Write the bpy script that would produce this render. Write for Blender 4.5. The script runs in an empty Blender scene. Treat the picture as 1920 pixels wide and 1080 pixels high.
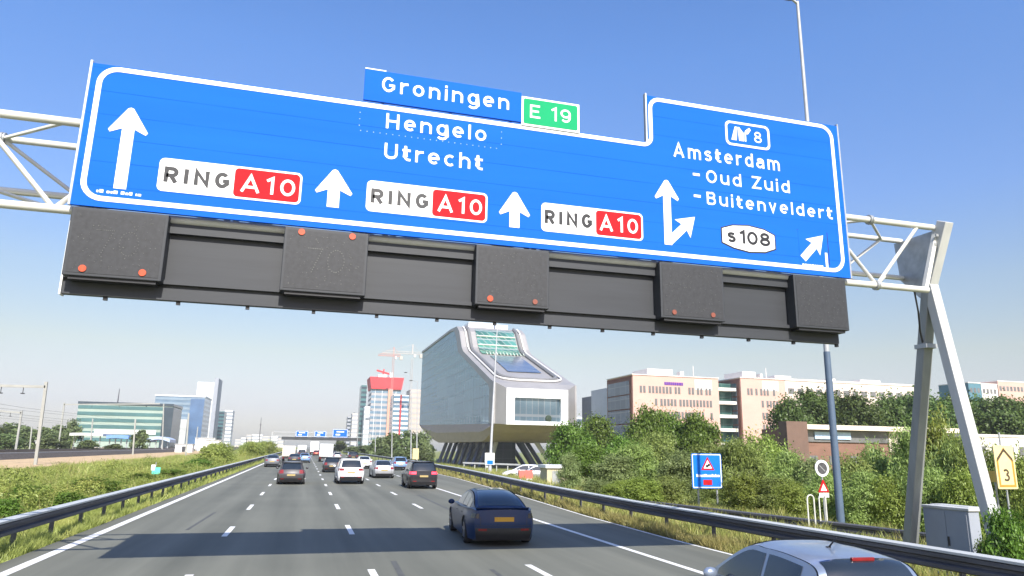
import bpy, math, random
import numpy as np
from mathutils import Vector, Matrix
C = bpy.context.scene
col = C.collection
PI = math.pi
# ---------------------------------------------------------------- camera
CR = Vector((0.96124, -0.27528, 0.01534)); CU = Vector((-0.07570, -0.21003, 0.97476)); CF = Vector((0.26511, 0.93814, 0.22273))
CH = 2.5; FPX = 1324.13
cam = bpy.data.cameras.new('camera'); co = bpy.data.objects.new('camera', cam); col.objects.link(co)
cam.sensor_width = 36; cam.lens = FPX / 1920 * 36; cam.clip_start = .1; cam.clip_end = 20000
co.matrix_world = Matrix(((CR.x, CU.x, -CF.x, 0), (CR.y, CU.y, -CF.y, 0), (CR.z, CU.z, -CF.z, CH), (0, 0, 0, 1)))
C.camera = co
# ---------------------------------------------------------------- sky and sun
SUN_EL, SUN_AZ = 39.8, 177.6           # azimuth from +Y, clockwise: the sun stands behind the camera, a little to its right
w = bpy.data.worlds.new('World'); C.world = w; w.use_nodes = True
nt = w.node_tree; bg = nt.nodes['Background']
sky = nt.nodes.new('ShaderNodeTexSky'); sky.sky_type = 'NISHITA'; sky.sun_disc = False
sky.sun_elevation = math.radians(SUN_EL); sky.sun_rotation = math.radians(SUN_AZ)
sky.air_density = 1.0; sky.dust_density = .9; sky.ozone_density = 3.0; sky.altitude = 0
hsv = nt.nodes.new('ShaderNodeHueSaturation'); hsv.inputs['Saturation'].default_value = 1.2; hsv.inputs['Hue'].default_value = .508
nt.links.new(sky.outputs[0], hsv.inputs['Color'])
# low haze takes the glare out of the sky towards the horizon
wtc = nt.nodes.new('ShaderNodeTexCoord'); wsp = nt.nodes.new('ShaderNodeSeparateXYZ'); nt.links.new(wtc.outputs['Generated'], wsp.inputs[0])
wr_ = nt.nodes.new('ShaderNodeValToRGB'); nt.links.new(wsp.outputs[2], wr_.inputs[0]); we = wr_.color_ramp.elements
we[0].position = .0; we[0].color = (.485, .465, .56, 1); we[1].position = .5; we[1].color = (1, .95, .93, 1)
for p_, c_ in ((.05, (.52, .42, .45)), (.125, (.81, .57, .41)), (.21, (.95, .7, .53)), (.32, (.93, .8, .76))): k_ = we.new(p_); k_.color = (*c_, 1)
wm = nt.nodes.new('ShaderNodeMixRGB'); wm.blend_type = 'MULTIPLY'; wm.inputs[0].default_value = 1
nt.links.new(hsv.outputs[0], wm.inputs[1]); nt.links.new(wr_.outputs[0], wm.inputs[2]); nt.links.new(wm.outputs[0], bg.inputs[0])
bg.inputs[1].default_value = 0.145
sl = bpy.data.lights.new('sun', 'SUN'); sl.energy = 3.9; sl.angle = math.radians(.5); sl.color = (1, .955, .88)
so = bpy.data.objects.new('sun', sl); col.objects.link(so)
a = math.radians(SUN_AZ); e = math.radians(SUN_EL)
sd = Vector((math.sin(a) * math.cos(e), math.cos(a) * math.cos(e), math.sin(e)))
so.rotation_euler = sd.to_track_quat('Z', 'Y').to_euler()
C.view_settings.view_transform = 'Standard'; C.view_settings.look = 'None'; C.view_settings.exposure = .95; C.view_settings.gamma = 1
C.render.engine = 'CYCLES'; C.cycles.use_denoising = True; C.cycles.max_bounces = 6; C.cycles.transparent_max_bounces = 6
C.render.filter_size = 1.7

# ---------------------------------------------------------------- helpers
def ray(px, py): return CF + CR * ((px - 960) / FPX) - CU * ((py - 540) / FPX)
def at(px, py, Y):                       # the world point at real distance Y seen at that place of the photograph
    d = ray(px, py); t = Y / d.y; return Vector((d.x * t, Y, CH + d.z * t))
def gp(px, py, z=0):
    d = ray(px, py); t = (z - CH) / d.z; return Vector((d.x * t, d.y * t, z))
def tag(o, label=None, cat=None, group=None, kind=None):
    if label: o['label'] = label
    if cat: o['category'] = cat
    if group: o['group'] = group
    if kind: o['kind'] = kind
    return o
def thing(name, label, cat, loc=(0, 0, 0), rz=0, group=None):
    o = bpy.data.objects.new(name, None); col.objects.link(o); o.empty_display_size = .2
    o.location = loc; o.rotation_euler = (0, 0, rz)
    return tag(o, label, cat, group)
def copy_tree(o, loc=None, rz=None, scale=None, label=None, parent=None):
    c = o.copy(); col.objects.link(c)
    if parent is not None: c.parent = parent
    if loc is not None: c.location = loc
    if rz is not None: c.rotation_euler = (0, 0, rz)
    if scale is not None: c.scale = scale
    if label: c['label'] = label
    for ch in list(o.children): copy_tree(ch, parent=c)
    return c
class MB:
    def __init__(s): s.v = []; s.f = []; s.m = []; s.sm = []
    def add(s, vs, fs, m=0, smooth=False):
        b = len(s.v); s.v += [tuple(v) for v in vs]
        for f in fs: s.f.append([i + b for i in f]); s.m.append(m); s.sm.append(smooth)
        return s
    def box(s, x0, x1, y0, y1, z0, z1, m=0):
        return s.add([(x0, y0, z0), (x1, y0, z0), (x1, y1, z0), (x0, y1, z0), (x0, y0, z1), (x1, y0, z1), (x1, y1, z1), (x0, y1, z1)],
                     [(0, 3, 2, 1), (4, 5, 6, 7), (0, 1, 5, 4), (1, 2, 6, 5), (2, 3, 7, 6), (3, 0, 4, 7)], m)
    def tube(s, p0, p1, r0, r1=None, n=10, m=0, cap=True):
        p0 = Vector(p0); p1 = Vector(p1); r1 = r0 if r1 is None else r1
        d = (p1 - p0).normalized(); u = d.orthogonal().normalized(); w_ = d.cross(u)
        vs = []
        for p, r in ((p0, r0), (p1, r1)):
            for k in range(n): t = 2 * PI * k / n; vs.append(p + u * (r * math.cos(t)) + w_ * (r * math.sin(t)))
        s.add(vs, [(k, (k + 1) % n, n + (k + 1) % n, n + k) for k in range(n)], m, True)
        if cap: s.add(vs, [tuple(range(n))[::-1], tuple(range(n, 2 * n))], m)
        return s
    def path(s, pts, r, n=8, m=0):
        for p, q in zip(pts[:-1], pts[1:]): s.tube(p, q, r, r, n, m)
        return s
    def beam(s, p0, p1, wx, wy, m=0, up=(0, 0, 1)):           # a square bar between two points
        p0 = Vector(p0); p1 = Vector(p1); d = (p1 - p0).normalized(); u = Vector(up)
        if abs(d.dot(u)) > .95: u = Vector((0, 1, 0))
        a_ = d.cross(u).normalized(); b_ = a_.cross(d)
        vs = [p + a_ * (i * wx / 2) + b_ * (j * wy / 2) for p in (p0, p1) for i, j in ((-1, -1), (1, -1), (1, 1), (-1, 1))]
        return s.add(vs, [(0, 3, 2, 1), (4, 5, 6, 7), (0, 1, 5, 4), (1, 2, 6, 5), (2, 3, 7, 6), (3, 0, 4, 7)], m)
    def prism(s, poly, axis, a0, a1, m=0):                     # poly of 2-D points pushed along an axis
        def P(p, a_): return {'x': (a_, p[0], p[1]), 'y': (p[0], a_, p[1]), 'z': (p[0], p[1], a_)}[axis]
        n = len(poly); vs = [P(p, a0) for p in poly] + [P(p, a1) for p in poly]
        fs = [(k, (k + 1) % n, n + (k + 1) % n, n + k) for k in range(n)]
        return s.add(vs, fs + [tuple(range(n))[::-1], tuple(range(n, 2 * n))], m)
    def disc(s, c, r, axis='y', t=.01, n=24, m=0, r2=None):
        i = 'xyz'.index(axis); d = [0, 0, 0]; d[i] = t / 2
        c = Vector(c); d = Vector(d); return s.tube(c - d, c + d, r, r2 or r, n, m)
    def grid(s, rows, m=0, smooth=True, closed=False):
        R_ = len(rows); N = len(rows[0]); vs = [v for r in rows for v in r]; fs = []
        for i in range(R_ - 1):
            for j in range(N if closed else N - 1):
                k = (j + 1) % N; fs.append((i * N + j, i * N + k, (i + 1) * N + k, (i + 1) * N + j))
        return s.add(vs, fs, m, smooth)
    def ball(s, c, rx, ry, rz, n=8, m=0):
        rows = []
        for i in range(n + 1):
            t = PI * i / n; rows.append([(c[0] + rx * math.sin(t) * math.cos(2 * PI * k / (2 * n)), c[1] + ry * math.sin(t) * math.sin(2 * PI * k / (2 * n)), c[2] - rz * math.cos(t)) for k in range(2 * n)])
        return s.grid(rows, m, True, True)
    def build(s, name, mats, parent=None, loc=None, rz=None, bevel=0, sharp=None, fix=True):
        me = bpy.data.meshes.new(name); me.from_pydata(s.v, [], s.f)
        for mm in (mats if isinstance(mats, (list, tuple)) else [mats]): me.materials.append(mm)
        if s.f:
            me.polygons.foreach_set('material_index', s.m); me.polygons.foreach_set('use_smooth', s.sm)
        me.validate(); me.update()
        if fix:
            import bmesh
            bm = bmesh.new(); bm.from_mesh(me); bmesh.ops.remove_doubles(bm, verts=bm.verts, dist=1e-5)
            bmesh.ops.recalc_face_normals(bm, faces=bm.faces); bm.to_mesh(me); bm.free()
        if sharp or any(s.sm): me.set_sharp_from_angle(angle=math.radians(sharp or 45))
        o = bpy.data.objects.new(name, me); col.objects.link(o)
        if parent is not None: o.parent = parent
        if loc is not None: o.location = loc
        if rz is not None: o.rotation_euler = (0, 0, rz)
        if bevel:
            b = o.modifiers.new('bevel', 'BEVEL'); b.width = bevel; b.segments = 2; b.limit_method = 'ANGLE'
        return o

# ---------------------------------------------------------------- materials
def nodes(name):
    m = bpy.data.materials.new(name); m.use_nodes = True; t = m.node_tree
    return m, t, t.nodes['Principled BSDF'], t.nodes.new, t.links.new
def pm(name, c, rough=.6, var=.12, scale=3., metal=0., bump=0., coat=0., spec=.5, stretch=None, detail=6, c2=None, trans=0.):
    m, t, b, N, L = nodes(name)
    tc = N('ShaderNodeTexCoord'); mp = N('ShaderNodeMapping'); L(tc.outputs['Object'], mp.inputs[0])
    if stretch: mp.inputs['Scale'].default_value = stretch
    n = N('ShaderNodeTexNoise'); n.inputs['Scale'].default_value = scale; n.inputs['Detail'].default_value = detail
    n.inputs['Roughness'].default_value = .62
    L(mp.outputs[0], n.inputs['Vector'])
    r = N('ShaderNodeValToRGB'); r.color_ramp.elements[0].position = .28; r.color_ramp.elements[1].position = .72
    lo = [x * (1 - var) for x in c]; hi = [x * (1 + var) for x in c] if c2 is None else list(c2)
    r.color_ramp.elements[0].color = (*lo, 1); r.color_ramp.elements[1].color = (*hi, 1)
    L(n.outputs['Fac'], r.inputs[0]); L(r.outputs[0], b.inputs['Base Color'])
    b.inputs['Roughness'].default_value = rough; b.inputs['Metallic'].default_value = metal
    b.inputs['Specular IOR Level'].default_value = spec
    b.inputs['Coat Weight'].default_value = coat; b.inputs['Coat Roughness'].default_value = .06
    if trans: b.inputs['Transmission Weight'].default_value = trans
    if bump:
        bn = N('ShaderNodeBump'); bn.inputs['Strength'].default_value = bump; bn.inputs['Distance'].default_value = .02
        L(n.outputs['Fac'], bn.inputs['Height']); L(bn.outputs[0], b.inputs['Normal'])
    return m
def leafmat(name, c, var=.35, warm=(.02, .01, -.005), patch=None, pscale=.35):
    m, t, b, N, L = nodes(name); t.nodes.remove(b); out = t.nodes['Material Output']
    g = N('ShaderNodeNewGeometry'); oi = N('ShaderNodeObjectInfo')
    r = N('ShaderNodeValToRGB'); r.color_ramp.elements[0].color = (*[max(.004, x * (1 - var)) for x in c], 1)
    r.color_ramp.elements[1].color = (*[x * (1 + var) + w_ for x, w_ in zip(c, warm)], 1)
    L(g.outputs['Random Per Island'], r.inputs[0])
    h = N('ShaderNodeHueSaturation'); mr = N('ShaderNodeMapRange'); L(oi.outputs['Random'], mr.inputs[0])
    mr.inputs[3].default_value = .8; mr.inputs[4].default_value = 1.2; L(mr.outputs[0], h.inputs['Value'])
    mh = N('ShaderNodeMapRange'); L(oi.outputs['Random'], mh.inputs[0]); mh.inputs[3].default_value = .485; mh.inputs[4].default_value = .515; L(mh.outputs[0], h.inputs['Hue'])
    src = r.outputs[0]
    if patch:                                # other plants growing in patches
        tc = N('ShaderNodeTexCoord'); nz = N('ShaderNodeTexNoise'); nz.inputs['Scale'].default_value = pscale; nz.inputs['Detail'].default_value = 3; L(tc.outputs['Object'], nz.inputs['Vector'])
        cr_ = N('ShaderNodeValToRGB'); e_ = cr_.color_ramp.elements; e_[0].position = .32; e_[1].position = .7; e_[0].color = (*[.62 * x for x in c], 1); e_[1].color = (*patch, 1); q_ = e_.new(.48); q_.color = (*c, 1); L(nz.outputs['Fac'], cr_.inputs[0])
        mx = N('ShaderNodeMixRGB'); mx.inputs[0].default_value = .62; L(src, mx.inputs[1]); L(cr_.outputs[0], mx.inputs[2]); src = mx.outputs[0]
    L(src, h.inputs['Color'])
    d = N('ShaderNodeBsdfDiffuse'); tr = N('ShaderNodeBsdfTranslucent'); gl = N('ShaderNodeBsdfGlossy'); gl.inputs['Roughness'].default_value = .45
    L(h.outputs[0], d.inputs[0]); L(h.outputs[0], tr.inputs[0]); gl.inputs[0].default_value = (.5, .5, .45, 1)
    m1 = N('ShaderNodeMixShader'); m1.inputs[0].default_value = .36; L(d.outputs[0], m1.inputs[1]); L(tr.outputs[0], m1.inputs[2])
    m2 = N('ShaderNodeMixShader'); m2.inputs[0].default_value = .04; L(m1.outputs[0], m2.inputs[1]); L(gl.outputs[0], m2.inputs[2])
    L(m2.outputs[0], out.inputs[0]); return m
def glassmat(name, tint, mull=(.5, .55, .58), sx=.4, sz=.28, metal=.85, rough=.06, lw=.05, wob=.15, depth=None):
    # a facade of reflecting panes: thin mullion lines from the object coordinates, panes each a shade different
    m, t, b, N, L = nodes(name)
    tc = N('ShaderNodeTexCoord'); sp = N('ShaderNodeSeparateXYZ'); L(tc.outputs['Object'], sp.inputs[0])
    ad = N('ShaderNodeMath'); ad.operation = 'ADD'; L(sp.outputs[0], ad.inputs[0]); L(sp.outputs[1], ad.inputs[1])
    masks = []; cells = []
    for src, s_ in ((ad.outputs[0], sx), (sp.outputs[2], sz)):
        mu = N('ShaderNodeMath'); mu.operation = 'MULTIPLY'; L(src, mu.inputs[0]); mu.inputs[1].default_value = s_
        fr = N('ShaderNodeMath'); fr.operation = 'FRACT'; L(mu.outputs[0], fr.inputs[0])
        fl = N('ShaderNodeMath'); fl.operation = 'FLOOR'; L(mu.outputs[0], fl.inputs[0]); cells.append(fl)
        lt = N('ShaderNodeMath'); lt.operation = 'LESS_THAN'; L(fr.outputs[0], lt.inputs[0]); lt.inputs[1].default_value = lw; masks.append(lt)
    mx = N('ShaderNodeMath'); mx.operation = 'MAXIMUM'; L(masks[0].outputs[0], mx.inputs[0]); L(masks[1].outputs[0], mx.inputs[1])
    cb = N('ShaderNodeCombineXYZ'); L(cells[0].outputs[0], cb.inputs[0]); L(cells[1].outputs[0], cb.inputs[2])
    wn = N('ShaderNodeTexWhiteNoise'); L(cb.outputs[0], wn.inputs['Vector'])
    r = N('ShaderNodeValToRGB'); r.color_ramp.elements[0].color = (*[x * (1 - wob) for x in tint], 1); r.color_ramp.elements[1].color = (*[min(1, x * (1 + wob)) for x in tint], 1)
    L(wn.outputs['Value'], r.inputs[0])
    base = r.outputs[0]
    if depth:                                # rooms and floors behind the panes: soft patches of another tone
        nz = N('ShaderNodeTexNoise'); nz.inputs['Scale'].default_value = .075; nz.inputs['Detail'].default_value = 5; L(tc.outputs['Object'], nz.inputs['Vector'])
        rz = N('ShaderNodeValToRGB'); rz.color_ramp.elements[0].position = .5; rz.color_ramp.elements[1].position = .64; L(nz.outputs['Fac'], rz.inputs[0])
        mz = N('ShaderNodeMixRGB'); L(rz.outputs[0], mz.inputs[0]); L(base, mz.inputs[1]); mz.inputs[2].default_value = (*depth, 1); base = mz.outputs[0]
    mi = N('ShaderNodeMixRGB'); L(mx.outputs[0], mi.inputs[0]); L(base, mi.inputs[1]); mi.inputs[2].default_value = (*mull, 1)
    L(mi.outputs[0], b.inputs['Base Color']); b.inputs['Metallic'].default_value = metal; b.inputs['Roughness'].default_value = rough
    return m
def seeglass(name, refl, trans, ior=1.75):
    m, t, b, N, L = nodes(name); t.nodes.remove(b); fr = N('ShaderNodeFresnel'); fr.inputs['IOR'].default_value = ior
    g = N('ShaderNodeBsdfGlossy'); g.inputs[0].default_value = (*refl, 1); g.inputs['Roughness'].default_value = .05
    tr = N('ShaderNodeBsdfTransparent'); tr.inputs[0].default_value = (*trans, 1)
    mx = N('ShaderNodeMixShader'); L(fr.outputs[0], mx.inputs[0]); L(tr.outputs[0], mx.inputs[1]); L(g.outputs[0], mx.inputs[2]); L(mx.outputs[0], t.nodes['Material Output'].inputs[0]); return m
M = {}
M['asphalt'] = None
def asphalt():
    m, t, b, N, L = nodes('asphalt')
    tc = N('ShaderNodeTexCoord'); 
    n1 = N('ShaderNodeTexNoise'); n1.inputs['Scale'].default_value = 40; n1.inputs['Detail'].default_value = 5; L(tc.outputs['Object'], n1.inputs['Vector'])
    mp = N('ShaderNodeMapping'); mp.inputs['Scale'].default_value = (1.1, .035, 1); L(tc.outputs['Object'], mp.inputs[0])
    n2 = N('ShaderNodeTexNoise'); n2.inputs['Scale'].default_value = 1.; n2.inputs['Detail'].default_value = 7; n2.inputs['Roughness'].default_value = .6; L(mp.outputs[0], n2.inputs['Vector'])
    n3 = N('ShaderNodeTexNoise'); n3.inputs['Scale'].default_value = .25; n3.inputs['Detail'].default_value = 4; L(tc.outputs['Object'], n3.inputs['Vector'])
    # wheel tracks: two darker, smoother bands in each lane
    sp = N('ShaderNodeSeparateXYZ'); L(tc.outputs['Object'], sp.inputs[0])
    s1 = N('ShaderNodeMath'); s1.operation = 'MULTIPLY_ADD'; s1.inputs[1].default_value = 2 * PI / 1.72; s1.inputs[2].default_value = .7; L(sp.outputs[0], s1.inputs[0])
    s2 = N('ShaderNodeMath'); s2.operation = 'SINE'; L(s1.outputs[0], s2.inputs[0])
    def mul(a_, k, c_): 
        x = N('ShaderNodeMath'); x.operation = 'MULTIPLY_ADD'; L(a_, x.inputs[0]); x.inputs[1].default_value = k; x.inputs[2].default_value = c_; return x.outputs[0]
    def add(a_, c_): 
        x = N('ShaderNodeMath'); x.operation = 'ADD'; L(a_, x.inputs[0]); L(c_, x.inputs[1]); return x.outputs[0]
    v = add(add(mul(n1.outputs['Fac'], .35, -.17), mul(n2.outputs['Fac'], 1.25, -.625)), add(mul(n3.outputs['Fac'], .5, -.25), mul(s2.outputs[0], .1, .5)))
    r = N('ShaderNodeValToRGB'); r.color_ramp.elements[0].position = .12; r.color_ramp.elements[1].position = .88
    r.color_ramp.elements[0].color = (.1, .102, .082, 1); r.color_ramp.elements[1].color = (.184, .184, .148, 1)
    L(v, r.inputs[0]); L(r.outputs[0], b.inputs['Base Color']); b.inputs['Roughness'].default_value = .8; b.inputs['Specular IOR Level'].default_value = .25
    bn = N('ShaderNodeBump'); bn.inputs['Strength'].default_value = .25; bn.inputs['Distance'].default_value = .01; L(n1.outputs['Fac'], bn.inputs['Height']); L(bn.outputs[0], b.inputs['Normal'])
    return m
def groundmat():
    m, t, b, N, L = nodes('ground_cover')
    tc = N('ShaderNodeTexCoord')
    n1 = N('ShaderNodeTexNoise'); n1.inputs['Scale'].default_value = .6; n1.inputs['Detail'].default_value = 9; n1.inputs['Roughness'].default_value = .7; L(tc.outputs['Object'], n1.inputs['Vector'])
    r = N('ShaderNodeValToRGB'); e_ = r.color_ramp.elements
    e_[0].position = .3; e_[0].color = (.1, .12, .035, 1); e_[1].position = .7; e_[1].color = (.32, .28, .13, 1)
    k = e_.new(.5); k.color = (.19, .22, .06, 1)
    L(n1.outputs['Fac'], r.inputs[0]); L(r.outputs[0], b.inputs['Base Color']); b.inputs['Roughness'].default_value = 1; b.inputs['Specular IOR Level'].default_value = .1
    return m
M['asphalt'] = asphalt(); M['ground'] = groundmat()
M['line'] = pm('road_paint', (.72, .71, .67), .7, .13, 6, stretch=(1, .3, 1), bump=.1)
M['galv'] = pm('galvanised_steel', (.42, .43, .43), .5, .2, 4, metal=.55)
M['railsteel'] = pm('barrier_steel', (.105, .105, .118), .6, .3, 1.5, metal=.25, stretch=(1, .4, 4), spec=.3)
M['whitesteel'] = pm('white_grey_steel', (.62, .61, .56), .45, .1, 2, stretch=(1, 1, 3))
M['leggrey'] = pm('leg_grey_steel', (.27, .28, .265), .55, .2, 1.5, metal=.3, stretch=(2, 2, .4))
M['legsteel'] = pm('leg_steel', (.5, .5, .48), .5, .12, 1.2, stretch=(2, 2, .4))
M['blue'] = pm('sign_blue', (.014, .124, .62), .7, .07, .5, spec=.04, stretch=(.25, 1, 3), detail=3)
M['blue2'] = pm('sign_blue_small', (.012, .165, .66), .6, .07, 2, spec=.08)
M['signwhite'] = pm('sign_white', (.84, .84, .82), .45, .03, 2)
M['signred'] = pm('sign_red', (.44, .014, .02), .6, .08, 2, spec=.08)
M['signgreen'] = pm('sign_green', (.012, .33, .13), .6, .06, 2, spec=.08)
M['ink'] = pm('sign_black', (.01, .01, .012), .5, .1, 2)
M['board'] = pm('board_grey', (.031, .034, .039), .55, .18, 1.2, stretch=(.3, 1, 6))
M['matrix'] = pm('matrix_face', (.027, .028, .031), .6, .35, 14)
M['led'] = pm('unlit_led', (.1, .105, .095), .4, .3, 20)
M['amber'] = pm('amber_lens', (.52, .085, .035), .3, .15, 20)
M['amberdull'] = pm('dull_amber_lens', (.22, .06, .035), .5, .2, 20)
M['concrete'] = pm('concrete', (.42, .4, .36), .85, .18, 2, bump=.2)
M['capsteel'] = pm('pale_cap_steel', (.5, .51, .49), .5, .15, 2, metal=.1, stretch=(1, .3, 1))
M['polesteel'] = pm('pole_steel', (.4, .41, .42), .55, .12, 2, metal=.1)
M['black'] = pm('black_plastic', (.018, .018, .02), .5, .2, 6)
M['rubber'] = pm('tyre_rubber', (.022, .022, .023), .85, .2, 12)
M['rim'] = pm('alloy_rim', (.45, .46, .47), .35, .1, 5, metal=.8)
M['glass'] = pm('car_glass', (.018, .024, .03), .04, .2, 1, spec=.9)
M['tail'] = pm('tail_lens', (.2, .012, .014), .2, .15, 8, spec=.5)
M['taildark'] = pm('dark_tail_lens', (.012, .008, .01), .15, .2, 8, spec=.6)
M['plate'] = pm('plate_yellow', (.55, .29, .02), .45, .05, 10)
M['platedim'] = pm('plate_dusty', (.4, .3, .12), .6, .15, 10)
M['bark'] = pm('bark', (.1, .075, .05), .9, .3, 8, bump=.4)
def emit(name, c, s):
    m, t, b, N, L = nodes(name); b.inputs['Base Color'].default_value = (*c, 1)
    b.inputs['Emission Color'].default_value = (*c, 1); b.inputs['Emission Strength'].default_value = s; return m
M['brake'] = emit('lit_brake_lens', (.9, .03, .06), 1.6)
def paint(name, c, metal=.35): return pm(name, c, .32, .06, 3, metal=metal, coat=.4, spec=.35)

# ---------------------------------------------------------------- the setting: ground, road, markings
def gz(x, y):
    if x > 19: return -.06 - 4.4 * min(1, (x - 19) / 16) ** 1.1 - (0 if x < 40 else 0)
    if x < -7: return -.06 + .1 * math.sin(x * .7) * math.sin(y * .13) * min(1, (-7 - x) / 3)
    return -.06
def ground():
    xs = [-1700, -1200, -600, -300, -150, -80] + [-50 + 1.5 * k for k in range(29)] + [-6.4, 0, 6, 12, 16, 19, 22, 25, 28, 31, 35, 50, 90, 160, 300, 700, 1700]
    ys = [-300, -100, -30] + [5 + 3 * k for k in range(40)] + [140, 180, 240, 320, 450, 700, 1200, 1700]
    b = MB(); b.grid([[(x, y, gz(x, y)) for x in xs] for y in ys])
    tag(b.build('ground', M['ground'], fix=False), kind='structure')
ground()
def redge(y):                                    # right edge of the asphalt
    return float(np.interp(y, [-60, 20, 27, 41, 62, 80, 140], [10.65, 10.65, 10.9, 11.9, 12.9, 13.2, 13.2]))
def lrail(y): return -6.3
def rrail(y): return float(np.interp(y, [-20, 9, 14, 23, 36, 65, 100, 200], [11.75, 11.75, 11.6, 11.3, 11.7, 13.6, 14.6, 15]))
b = MB(); ys = [-60, 0, 20, 23, 27, 33, 41, 50, 62, 80, 110, 140, 300, 700, 1690]
b.grid([[(-5.95, y, 0), (2, y, 0), (redge(y), y, 0)] for y in ys])
tag(b.build('road', M['asphalt'], fix=False), kind='structure')
b = MB()
def strip(x, y0, y1, wd): b.add([(x - wd / 2, y0, .004), (x + wd / 2, y0, .004), (x + wd / 2, y1, .004), (x - wd / 2, y1, .004)], [(0, 1, 2, 3)])
strip(-5.4, -60, 1500, .24)
strip(8.32, -60, 47, .17)
for k in range(60): strip(8.32, 49 + k * 4, 51.4 + k * 4, .17)
for k in range(-3, 120):
    for x in (-1.98, 1.53, 4.97): strip(x, 22.2 + 8.85 * k, 24.8 + 8.85 * k, .155)
for y0, y1 in zip(ys[:-4], ys[1:-3]):
    b.add([(redge(y0) - .17, y0, .004), (redge(y0) - .07, y0, .004), (redge(y1) - .07, y1, .004), (redge(y1) - .17, y1, .004)], [(0, 1, 2, 3)])
tag(b.build('road_markings', M['line'], fix=False), kind='structure')
b = MB()
for x, y0, y1, wd in ((2.0, 13.2, 17.0, .13), (6.0, 27, 40, .12), (3.9, 10, 15.5, .1), (-3.2, 24, 30, .1)):
    b.grid([[(x - wd / 2 + .02 * k, y0 + (y1 - y0) * k / 6, .003), (x + wd / 2 + .02 * k, y0 + (y1 - y0) * k / 6, .003)] for k in range(7)])
tag(b.build('skid_marks', pm('skid_rubber', (.085, .086, .078), .8, .25, 3), fix=False), kind='structure')
# the railway on the left: orange sand path, dark ballast
b = MB(); b.grid([[(-40.5, y, .02), (-32, y, .05), (-25.3, y, .02)] for y in (0, 30, 60, 100, 150, 220, 300)])
tag(b.build('sand_path', pm('sand', (.5, .355, .195), .95, .3, .6, bump=.3), fix=False), kind='structure')
b = MB(); b.prism([(-39.6, 0), (-40.4, .8), (-58, .8), (-59, 0)], 'y', -20, 900)
tag(b.build('track_bed', pm('ballast', (.075, .065, .058), .95, .4, 3, bump=.6)), kind='structure')
for x in (-43, -48, -53):
    t = thing('railway_track', 'dark steel railway track on the ballast, %s' % {-43: 'the one nearest the motorway', -48: 'the middle one', -53: 'the one farthest from the motorway'}[x], 'railway track', (x, 300, .8), 0, 'railway tracks')
    for s in (-.72, .72): MB().box(s - .035, s + .035, -300, 500, .1, .26).build('rail', pm('rail_steel', (.12, .09, .07), .5, .2, 3, metal=.6) if 'railst' not in M else M['railst'], t)
    MB().box(-1.3, 1.3, -300, 500, 0, .1).build('sleeper_bed', M['concrete'], t)

# ---------------------------------------------------------------- crash barriers
WAVE = [(-.02, .44), (.05, .47), (.05, .54), (-.03, .575), (-.03, .625), (.05, .66), (.05, .73), (-.02, .76), (-.045, .76), (-.045, .72), (.02, .72), (.02, .67), (-.06, .63), (-.06, .57), (.02, .53), (.02, .48), (-.045, .48), (-.045, .44)]
def barrier(label, fx, y0, y1, side, step, zoff=0, cap=True):
    t = thing('guard_rail', label, 'crash barrier', (fx(y0), y0, zoff))
    x0 = fx(y0); rb = MB(); n = max(2, int((y1 - y0) / 2)); yy = [y0 + (y1 - y0) * k / n for k in range(n + 1)]
    rb.grid([[(fx(y) - x0 + side * p[0], y - y0, p[1]) for p in WAVE] for y in yy], 0, False, True)
    rb.build('rail_beam', M['railsteel'], t)
    if cap:
        cb = MB(); cb.grid([[(fx(y) - x0 - side * q, y - y0, z) for q, z in ((-.07, .755), (-.07, .80), (.17, .815), (.17, .755))] for y in yy], 0, False, True)
        cb.build('cap_strip', M['capsteel'], t)
    y = y0 + 1; k = 0
    pme = None
    while y < y1 and k < 95:
        if pme is None:
            o = MB().box(-.05, .05, -.03, .03, -.3, .74).build('post', M['railsteel'], t); pme = o
        else: o = pme.copy(); col.objects.link(o); o.parent = t
        o.location = (fx(y) - x0 - side * .12, y - y0, 0); y += step if y < 120 else step * 3; k += 1
    return t
barrier('long grey crash barrier along the left verge of the motorway', lrail, 3, 330, 1, 2.67, -.02)
barrier('grey crash barrier along the right edge of the carriageway, passing behind the silver hatchback', rrail, 2, 300, -1, 2.67, -.02)
def rail2x(y): return float(np.interp(y, [12, 18, 19.6, 24.1, 29.7, 36, 60], [17.6, 17.2, 16.9, 16.05, 14.9, 14.4, 14.2]))
barrier('low second crash barrier on the right verge, ending behind the gantry leg', rail2x, 13, 44, -1, 2.67, -.4, False)

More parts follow.
